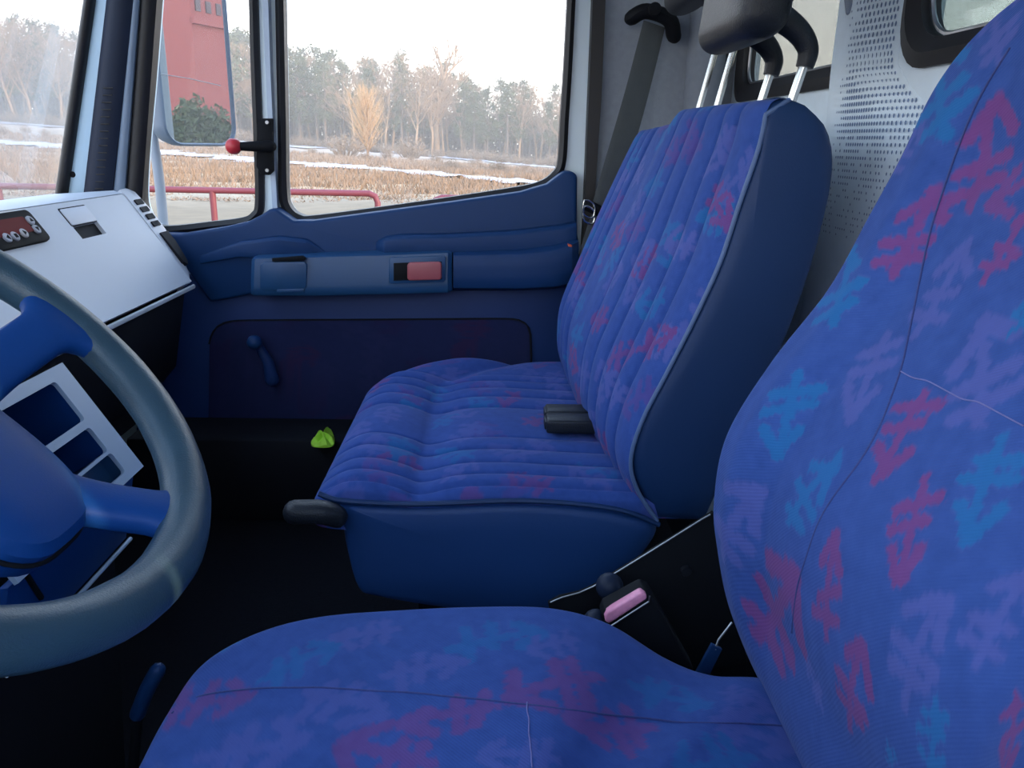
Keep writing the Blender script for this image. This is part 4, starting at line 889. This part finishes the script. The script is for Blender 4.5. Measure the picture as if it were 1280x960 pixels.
def snow_strip(name, px, wd, seed, label):
    r = np.random.default_rng(seed); c = np.array([ghit(u, v)[:2] for u, v in px]); c = resample(spl(c, 6), 160); rows = []; SNOW.append((c, wd))
    ph = r.random(6) * 6
    for i, (x, y) in enumerate(c):
        e0 = wd * (0.5 + 0.22 * math.sin(i * 0.31 + ph[0]) + 0.2 * math.sin(i * 0.83 + ph[1]) + 0.12 * r.normal()); e1_ = wd * (0.5 + 0.22 * math.sin(i * 0.27 + ph[2]) + 0.2 * math.sin(i * 0.9 + ph[3]) + 0.12 * r.normal())
        row = []
        for t in np.linspace(-1, 1, 7):
            yq = y + (t * (e1_ if t > 0 else e0)); row.append((x, yq, gz(x, yq) + 0.14 + 0.05 * (1 - t * t)))
        rows.append(row)
    R = np.array(rows); tag(mobj(name, R.reshape(-1, 3), gridf(160, 7), M['snow'], None, 180), label, kind='stuff')
snow_strip('snow', [(-80, 172), (60, 184), (200, 192), (350, 205), (480, 214), (640, 229), (760, 240)], 5.0, 1, 'thin snow strip across the middle of the meadow')
snow_strip('snow', [(-80, 150), (60, 158), (200, 168), (350, 183), (480, 190), (640, 206), (760, 216)], 7.0, 2, 'frosty strip along the forest edge')
# dry grass blades
r = np.random.default_rng(3); N = 90000
gy = 25 + 58 * r.random(N) ** 1.2; gx = (r.random(N) - 0.66) * (gy * 1.15); clump = np.sin(gx * 0.9 + gy * 0.4) * np.sin(gy * 0.7 - gx * 0.3) + 0.6 * r.normal(size=N)
near_ = np.zeros(N, bool)
for c, wd in SNOW: near_ |= np.abs(gy - np.interp(gx, c[:, 0], c[:, 1])) < wd * 0.75
keep = ~near_ & (clump > -0.3) & (gy > 25.5); gx, gy = gx[keep], gy[keep]; N = len(gx)
hgt = (0.06 + 0.28 * sm(gy, 25, 36)) * (0.6 + 0.8 * r.random(N)); an = r.random(N) * 6.28; wdt = 0.008 + 0.0007 * gy
z0_ = gz(gx, gy); lean = r.normal(size=(N, 2)) * 0.12
V_ = np.empty((N * 3, 3)); dx, dy = np.cos(an) * wdt, np.sin(an) * wdt
V_[0::3] = np.stack([gx - dx, gy - dy, z0_], 1); V_[1::3] = np.stack([gx + dx, gy + dy, z0_], 1); V_[2::3] = np.stack([gx + lean[:, 0], gy + lean[:, 1], z0_ + hgt], 1)
tag(mobj('dry_grass', V_, np.arange(N * 3).reshape(-1, 3), M['grass'], None, None, recalc=False), 'pale dry grass standing in the meadow', kind='stuff')

# red railings
def railing(x0, x1, posts, label, bend0=False, bend1=False, z=0.11, Y=13.0):
    rt = empty('railing', ((x0 + x1) / 2, Y, -1.0), label, 'railing')
    p = [A(x0, Y, z)] + [A(x, Y, z) for x in np.linspace(x0 + 0.12, x1 - 0.12, 6)] + [A(x1, Y, z)]
    if bend0: p = [A(x0, Y, -1.0), A(x0, Y, z - 0.14), A(x0 + 0.04, Y, z - 0.04), A(x0 + 0.14, Y, z)] + p[2:]
    if bend1: p = p[:-1] + [A(x1 - 0.14, Y, z), A(x1 - 0.04, Y, z - 0.04), A(x1, Y, z - 0.14), A(x1, Y, -1.0)]
    mobj('top_rail', *sweep(p, 0.050, n=12, up=(0, 1, 0)), M['rail'], rt)
    for x in posts: mobj('post', *cyl(A(x, Y, -1.0), A(x, Y, z), 0.050), M['rail'], rt)
    return rt
zr = PY(320, 239, 13)[2]
railing(-14.5, -1.83, (-4.46, -7.82, -11.2, -14.45), 'long red tube railing beyond the quarter pane', bend1=True, z=zr)
railing(PY(541, 248, 13)[0], 6.0, (2.4, 5.9), 'short red tube railing right of the gap, just above the door sill', bend0=True, z=PY(548, 247, 13)[2])

# ---- trees
def leaf_tris(c, r, n, size, rg, flat=1.0):
    d = rg.normal(size=(n, 3)); d /= np.linalg.norm(d, axis=1)[:, None]; p = c + d * A(r, r, r * flat) * (rg.random((n, 1)) ** 0.4)
    a_, b_ = rg.normal(size=(n, 3)), rg.normal(size=(n, 3)); a_ /= np.linalg.norm(a_, axis=1)[:, None]; b_ /= np.linalg.norm(b_, axis=1)[:, None]
    s = size * (0.6 + 0.8 * rg.random((n, 1)))
    V = np.empty((n * 3, 3)); V[0::3] = p - a_ * s; V[1::3] = p + a_ * s; V[2::3] = p + b_ * s * 1.2
    return V
def tri_obj(name, V, m, par): return mobj(name, V, np.arange(len(V)).reshape(-1, 3), m, par, None, recalc=False)
def pine(seed, m, lean=0.0):
    rg = np.random.default_rng(seed); t = empty('pine_tree', (0, 0, 0), 'x', 'tree')
    mobj('trunk', *sweep(spl([A(0, 0, -0.3), A(0.1, 0, 4), A(-0.1, 0.1, 8), A(0.1, 0, 11.4)], 4), np.linspace(0.24, 0.05, 13), n=7, up=(0, 1, 0)), M['bark'], t)
    L_ = []; lo = 2.5 + 2.0 * rg.random()
    for k in range(46):
        h = lo + (12 - lo) * (k + rg.random()) / 46; f = (h - lo) / (12 - lo); rad = (2.5 * (1 - f) ** 0.7 + 0.35) * (0.6 + 0.5 * rg.random()); an_ = rg.random() * 6.28
        L_.append(leaf_tris(A(math.cos(an_) * rad * 0.75, math.sin(an_) * rad * 0.75, h), 0.55 + 0.45 * rg.random(), 46, 0.17, rg, 0.55))
    tri_obj('crown', np.concatenate(L_), m, t); return t
def bare(seed, mb, upright=0.35, n0=9, depth=4, H=12.0, spread=0.55, lab='bare_tree', thick=1.0, twigs=True):
    rg = np.random.default_rng(seed); t = empty(lab, (0, 0, 0), 'x', 'tree'); mbt, mbb = MB(), MB(); tw = []
    def grow(p, d, L_, r, lv):
        q = [p]; dd = d.copy()
        for i in range(3):
            dd = nrm(dd + rg.normal(size=3) * 0.10 + A(0, 0, 0.06)); q.append(q[-1] + dd * L_ / 3)
        (mbt if lv == 0 else mbb).add(*sweep(q, np.linspace(r, r * 0.55, 4), n=4 if lv > 1 else 6, up=(0.3, 0.9, 0.1)))
        if lv >= depth:
            return
        for i in range(n0 if lv == 0 else 4):
            f = (0.30 + 0.7 * (i + rg.random()) / n0) if lv == 0 else 0.35 + 0.65 * rg.random()
            k_ = min(int(f * 3), 2); pt = q[k_] + (q[k_ + 1] - q[k_]) * (f * 3 - k_)
            s = rg.normal(size=3); s -= dd * (s @ dd); s = nrm(s)
            grow(pt, nrm(dd * (1 - spread) + s * spread + A(0, 0, upright * 0.5)), L_ * (0.45 if lv == 0 else 0.58) * (0.7 + 0.5 * rg.random()) * ((1.25 - f * 0.6) if lv == 0 else 1), r * (0.42 if lv == 0 else 0.5), lv + 1)
    grow(A(0, 0, -0.3), A(0, 0, 1.0), H * 0.80, 0.20 * thick * H / 12, 0)
    if twigs: tri_obj('twigs', np.concatenate([leaf_tris(A(0, 0, H * f), H * 0.20 * (1.15 - abs(f - 0.6)), 330, 0.085, rg, 0.6) for f in (0.42, 0.55, 0.68, 0.80)]), M['twig'], t)
    mbt.build('trunk', mb, t, ang=180); mbb.build('branches', mb, t, ang=180, recalc=False, kind='stuff'); return t
def copy_tree(o):
    c = o.copy(); COL.objects.link(c)
    for ch in list(o.children):
        d = ch.copy(); COL.objects.link(d); d.parent = c
    return c
PN = [pine(20 + i, M['pine'] if i < 3 else M['pine_y']) for i in range(4)]
BT = [bare(40 + i, M['birch']) for i in range(3)]
ORD = ['first', 'second', 'third', 'fourth', 'fifth', 'sixth', 'seventh', 'eighth', 'ninth', 'tenth', 'eleventh', 'twelfth', 'thirteenth', 'fourteenth', 'fifteenth', 'sixteenth', 'seventeenth', 'eighteenth', 'nineteenth', 'twentieth']
def zone(u):
    return 'in the windscreen' if u < 100 else 'in the quarter pane' if 170 < u < 322 else 'in the large side window' if 345 < u < 708 else None
tally = {}
def tree_label(kind, row, u):
    z = zone(u)
    if z is None: return kind + ' of the forest edge hidden by the door frame', kind + 's hidden by the door frame'
    if row: return f'{kind} of the deeper forest rows seen {z}', f'{kind}s of the deeper rows {z}'
    k = (kind, z); tally[k] = tally.get(k, 0) + 1
    return f'{ORD[tally[k] - 1]} {kind} from the left in the front row {z}', f'{kind}s of the front row'
used = set()
def place(proto, x, y, h, label, group, h0=12.0, wide=1.0):
    o = proto if proto not in used else copy_tree(proto); used.add(proto)
    o.location = (x, y, gz(x, y)); s = h / h0; o.scale = (s * wide, s * wide, s); o.rotation_euler = (0, 0, random.random() * 6.28)
    o['label'] = label; o['group'] = group; return o
tv = np.array([(-120, 25), (-20, 22), (40, 20), (90, 48), (200, 46), (290, 40), (330, 44), (370, 57), (400, 70), (440, 74), (480, 72), (520, 74), (560, 88), (600, 102), (640, 100), (690, 112), (760, 118), (860, 118), (1000, 110)], float)
pl_, pb_, pc_ = ('green pine in the forest edge beyond the meadow', 'bare tan tree among the pines of the forest edge', 'yellow green sunlit pine in the forest edge')
for row, (Y0, step, sc) in enumerate(((110, 19, 0.94), (117, 17, 1.0), (125, 18, 1.04))):
    for u in np.arange(-70, 800, step):
        uu = u + random.uniform(-6, 6); Y = Y0 + random.uniform(-2.5, 2.5); v = np.interp(uu, tv[:, 0], tv[:, 1]) + random.uniform(-6, 10)
        top = PY(uu, v, Y); h = max(5.0, (top[2] - gz(top[0], Y)) * sc)
        bareish = 0.75 if uu < 100 else 0.7 if 465 < uu < 640 else 0.3
        if row == 2: bareish *= 0.4
        if random.random() < bareish: place(BT[random.randrange(3)], top[0], Y, h * 1.02, *tree_label('bare tan tree', row, uu))
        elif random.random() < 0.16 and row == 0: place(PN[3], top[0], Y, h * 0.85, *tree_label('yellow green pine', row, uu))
        else: place(PN[random.randrange(3)], top[0], Y, h, *tree_label('dark green pine', row, uu), wide=random.uniform(0.85, 1.2))
# the tall bare tree above the others
tb_ = bare(77, M['birch'], upright=0.8, n0=9, spread=0.42, thick=1.9, twigs=False); pt = PY(546, 62, 112); place(tb_, pt[0], 112, pt[2] - gz(pt[0], 112), 'tallest bare tree, its thin branches rising above the forest edge', 'bare trees of the forest edge'); del tb_['group']
def feather(seed, m, H=12.0):
    rg = np.random.default_rng(seed); t = empty('golden_tree', (0, 0, 0), 'x', 'tree'); mb = MB()
    mobj('trunk', *sweep([A(0, 0, -0.3), A(0.05, 0, H * 0.4), A(-0.05, 0.05, H * 0.97)], [0.13, 0.09, 0.02], n=6, up=(0, 1, 0)), M['birch'], t)
    for k in range(170):
        f = 0.03 + 0.9 * rg.random(); an_ = rg.random() * 6.28; d = nrm(A(math.cos(an_), math.sin(an_), 1.5 + 1.2 * f + rg.random()))
        L_ = H * (0.10 + 0.30 * math.sin(math.pi * min(1, f * 0.75 + 0.25))) * (0.6 + 0.6 * rg.random()); p = A(0, 0, H * f * 0.93)
        q = [p, p + d * L_ * 0.5, p + d * L_ + A(0, 0, L_ * 0.12)]; mb.add(*sweep(q, [0.035, 0.024, 0.008], n=4, up=(0.3, 0.9, 0.1)))
        for j in range(5):
            b0 = q[0] + (q[2] - q[0]) * (0.25 + 0.7 * rg.random()); dd = nrm(d + rg.normal(size=3) * 0.35 + A(0, 0, 0.2)); mb.add(*sweep([b0, b0 + dd * L_ * 0.35], [0.016, 0.006], n=3, up=(0.3, 0.9, 0.1)))
    mb.build('branches', m, t, ang=180, recalc=False, kind='stuff'); return t
gd = feather(90, M['gold'])
g0 = ghit(460, 197); gt = PY(457, 110, g0[1]); place(gd, g0[0], g0[1], (gt[2] - g0[2]) * 1.02, 'golden leafless upright tree standing alone in the meadow', '', wide=1.75); del gd['group']
def shrub(seed):
    rg = np.random.default_rng(seed); t = empty('dry_shrub', (0, 0, 0), 'x', 'shrub'); mb = MB()
    for k in range(60):
        an_ = rg.random() * 6.28; sp = rg.random() ** 0.6; h = 1.0 * (0.6 + 0.5 * rg.random()) * (1 - 0.35 * sp)
        p0 = A(math.cos(an_) * sp * 0.35, math.sin(an_) * sp * 0.35, -0.05); p1 = A(math.cos(an_) * sp, math.sin(an_) * sp, h)
        mb.add(*sweep([p0, (p0 + p1) / 2 + A(0, 0, 0.1), p1], [0.022, 0.018, 0.008], n=4, up=(0.3, 0.9, 0.1)))
    mb.build('stems', M['scrub'], t, ang=180, recalc=False, kind='stuff')
    tri_obj('twigs', np.concatenate([leaf_tris(A(0, 0, 0.55), 0.8, 260, 0.07, rg, 0.62)]), M['scrub'], t); return t
sp_ = shrub(5)
def bush(seed, m, name='evergreen_bush'):
    rg = np.random.default_rng(seed); t = empty(name, (0, 0, 0), 'x', 'bush')
    mobj('stem', *sweep([A(0, 0, -0.05), A(0, 0, 0.5)], [0.03, 0.015], n=6, up=(0, 1, 0)), M['bark'], t)
    L_ = [leaf_tris(A(math.cos(k * 2.4) * 0.28 * (1.1 - h), math.sin(k * 2.4) * 0.28 * (1.1 - h), h), 0.24, 60, 0.05, rg, 0.7) for k, h in enumerate(np.linspace(0.10, 0.88, 22))]
    tri_obj('foliage', np.concatenate(L_), m, t); return t
DK = bush(31, M['pine'], 'spruce_thicket'); HB = bush(32, M['pine'])
for k, (u, v, h, lab) in enumerate([(432, 196, 2.2, 'low dry shrub just left of the golden tree'), (512, 198, 2.4, 'low dry shrub right of the golden tree')]):
    g0 = ghit(u, v); place(sp_, g0[0], g0[1], h, lab, 'dry shrubs beside the golden tree', h0=1.0)
def plant_stuff(name, proto, spots, label, wide=1.0):
    """uncountable growth: many transformed copies of a plant's meshes joined into one object."""
    Vs, Fs, n_ = [], [], 0; mm = None
    for ch in proto.children:
        me = ch.data; v = np.empty(len(me.vertices) * 3, np.float32); me.vertices.foreach_get('co', v); v = v.reshape(-1, 3); f = [tuple(p.vertices) for p in me.polygons]; mm = me.materials[0]
        for x, y, h in spots:
            t = random.random() * 6.28; c, s_1 = math.cos(t), math.sin(t); q = v * A(h * wide, h * wide, h)
            Vs.append(np.stack([q[:, 0] * c - q[:, 1] * s_1 + x, q[:, 0] * s_1 + q[:, 1] * c + y, q[:, 2] + gz(x, y)], 1)); Fs += [tuple(i + n_ for i in p) for p in f]; n_ += len(v)
    tag(mobj(name, np.concatenate(Vs), Fs, mm, None, None, recalc=False), label, kind='stuff')
sp1 = []
for u in range(-60, 720, 30):
    g0 = ghit(u + random.uniform(-9, 9), np.interp(u, [0, 350, 690], [165, 191, 216]) + random.uniform(-3, 5)); sp1.append((g0[0], g0[1], random.uniform(0.5, 1.0)))
plant_stuff('reed_scrub', sp_, sp1, 'low dry scrub scattered in the reed band behind the snow strip')
plant_stuff('undergrowth', sp_, [(PY(u, 200, 107)[0], 107 + random.uniform(-1, 1), random.uniform(0.9, 1.7)) for u in range(-60, 760, 16)], 'dry undergrowth along the foot of the forest edge')
plant_stuff('spruce_thicket', DK, [(PY(u, 200, 129)[0], 129 + random.uniform(-1.5, 1.5), random.uniform(6.0, 8.5)) for u in range(-80, 820, 15)], 'dark thicket closing the forest behind the trunks', 0.8)
for pr in (DK,):
    for ch in list(pr.children): bpy.data.objects.remove(ch)
    bpy.data.objects.remove(pr)
# ---- red building that the door mirror shows
def refl(P): return P - 2 * ((P - q0) @ mn) * mn
def vq(u, dist, z): d = ray(u, 90); d = d / np.hypot(d[0], d[1]); P = CAM + d * dist; P[2] = z; R_ = refl(P); R_[2] = z; return R_
k0 = vq(245, 84, 0)
def along(d, u):                      # how far along d from k0 until the mirror shows it at pixel column u
    best = None
    for L_ in np.linspace(0.5, 40, 400):
        P = k0 + d * L_; P[2] = 2.0; V_ = refl(P); uu = proj(V_[None])[0, 0]
        if best is None or abs(uu - u) < best[0]: best = (abs(uu - u), L_)
    return k0 + d * best[1]
k1 = along(A(0.75, -0.66, 0), 215); k2 = along(A(0.66, 0.75, 0), 292)
k3 = k1 + k2 - k0; zb, zt2 = -1.0, 21.0
bl = empty('red_building', ((k0 + k3) / 2 * A(1, 1, 0) + A(0, 0, -1)), 'red rendered building seen in the door mirror', 'building')
fp = [A(k[0], k[1], zb) for k in (k0, k1, k3, k2)]
mobj('walls', *prism(fp, (0, 0, zt2 - zb)), M['brick'], bl)
ee = nrm(k2 - k0); nw = nrm(A(ee[1], -ee[0], 0)); cen = (k0 + k3) / 2
if nw @ (k0 - cen) < 0: nw = -nw
wl = np.linalg.norm(k2 - k0)
for k in range(3):
    for zz in (12.3, 15.5):
        c = k0 + ee * wl * (0.2 + 0.3 * k) + A(0, 0, zz); mobj('window', *obox(c + nw * 0.02, ee * wl * 0.07, nw * 0.10, A(0, 0, 0.5)), M['brick_w'], bl)
c = k0 + ee * wl * 0.5 + A(0, 0, 10.9); mobj('string_course', *obox(c + nw * 0.03, ee * wl * 0.5, nw * 0.25, A(0, 0, 0.22)), M['brick'], bl)

for k, u in enumerate((206, 222, 238, 254, 270)):
    P = vq(u, 50 + 2 * (k % 2), 0); o = place(HB, P[0], P[1], 2.9 + 0.5 * (k % 3), ('leftmost', 'second from the left', 'middle', 'second from the right', 'rightmost')[k] + ' dark green bush before the red building in the door mirror', 'bushes shown in the door mirror', h0=1.0, wide=0.9)
# ---- pale cargo body seen through the rear windows
YB = min(np.linspace(2.3, 3.0, 141), key=lambda y: abs(proj(refl(A(2.6, y, 1.2))[None])[0, 0] - 214))
cb = empty('cargo_body', (3.0, 1.15, -0.9), 'pale grey green truck body behind the rear cab windows', 'truck body')
mobj('front_panel', *boxv((2.6, -0.6, -0.6), (2.66, YB, 2.3)), M['body'], cb, bevel=0.03, seg=3)
for y in (1.0, 2.05): mobj('rib', *sweep([A(2.60, y, -0.5), A(2.60, y, 2.2)], 0.045, 0.028, n=12, up=(1, 0, 0)), M['body2'], cb)
mobj('corner_post', *sweep([A(2.63, -0.60, -0.6), A(2.63, -0.60, 2.3)], 0.06, n=12, up=(1, 0, 0)), M['body2'], cb)
mobj('chassis', *boxv((0.9, 0.6, -0.95), (4.5, 1.8, -0.6)), M['dark'], cb)

# ---- morning mist over the meadow
hz = bpy.data.materials.new('mist'); hz.use_nodes = True; n = hz.node_tree; n.nodes.clear()
o = n.nodes.new('ShaderNodeOutputMaterial'); vsn = n.nodes.new('ShaderNodeVolumeScatter'); vsn.inputs['Density'].default_value = 0.0038; vsn.inputs['Color'].default_value = (1.0, 0.97, 0.92, 1)
n.links.new(vsn.outputs[0], o.inputs['Volume'])
mo = mobj('mist', *boxv((-160, 40, -12), (80, 132, 22)), hz, None); tag(mo, 'thin morning mist over the meadow and forest edge', kind='stuff')
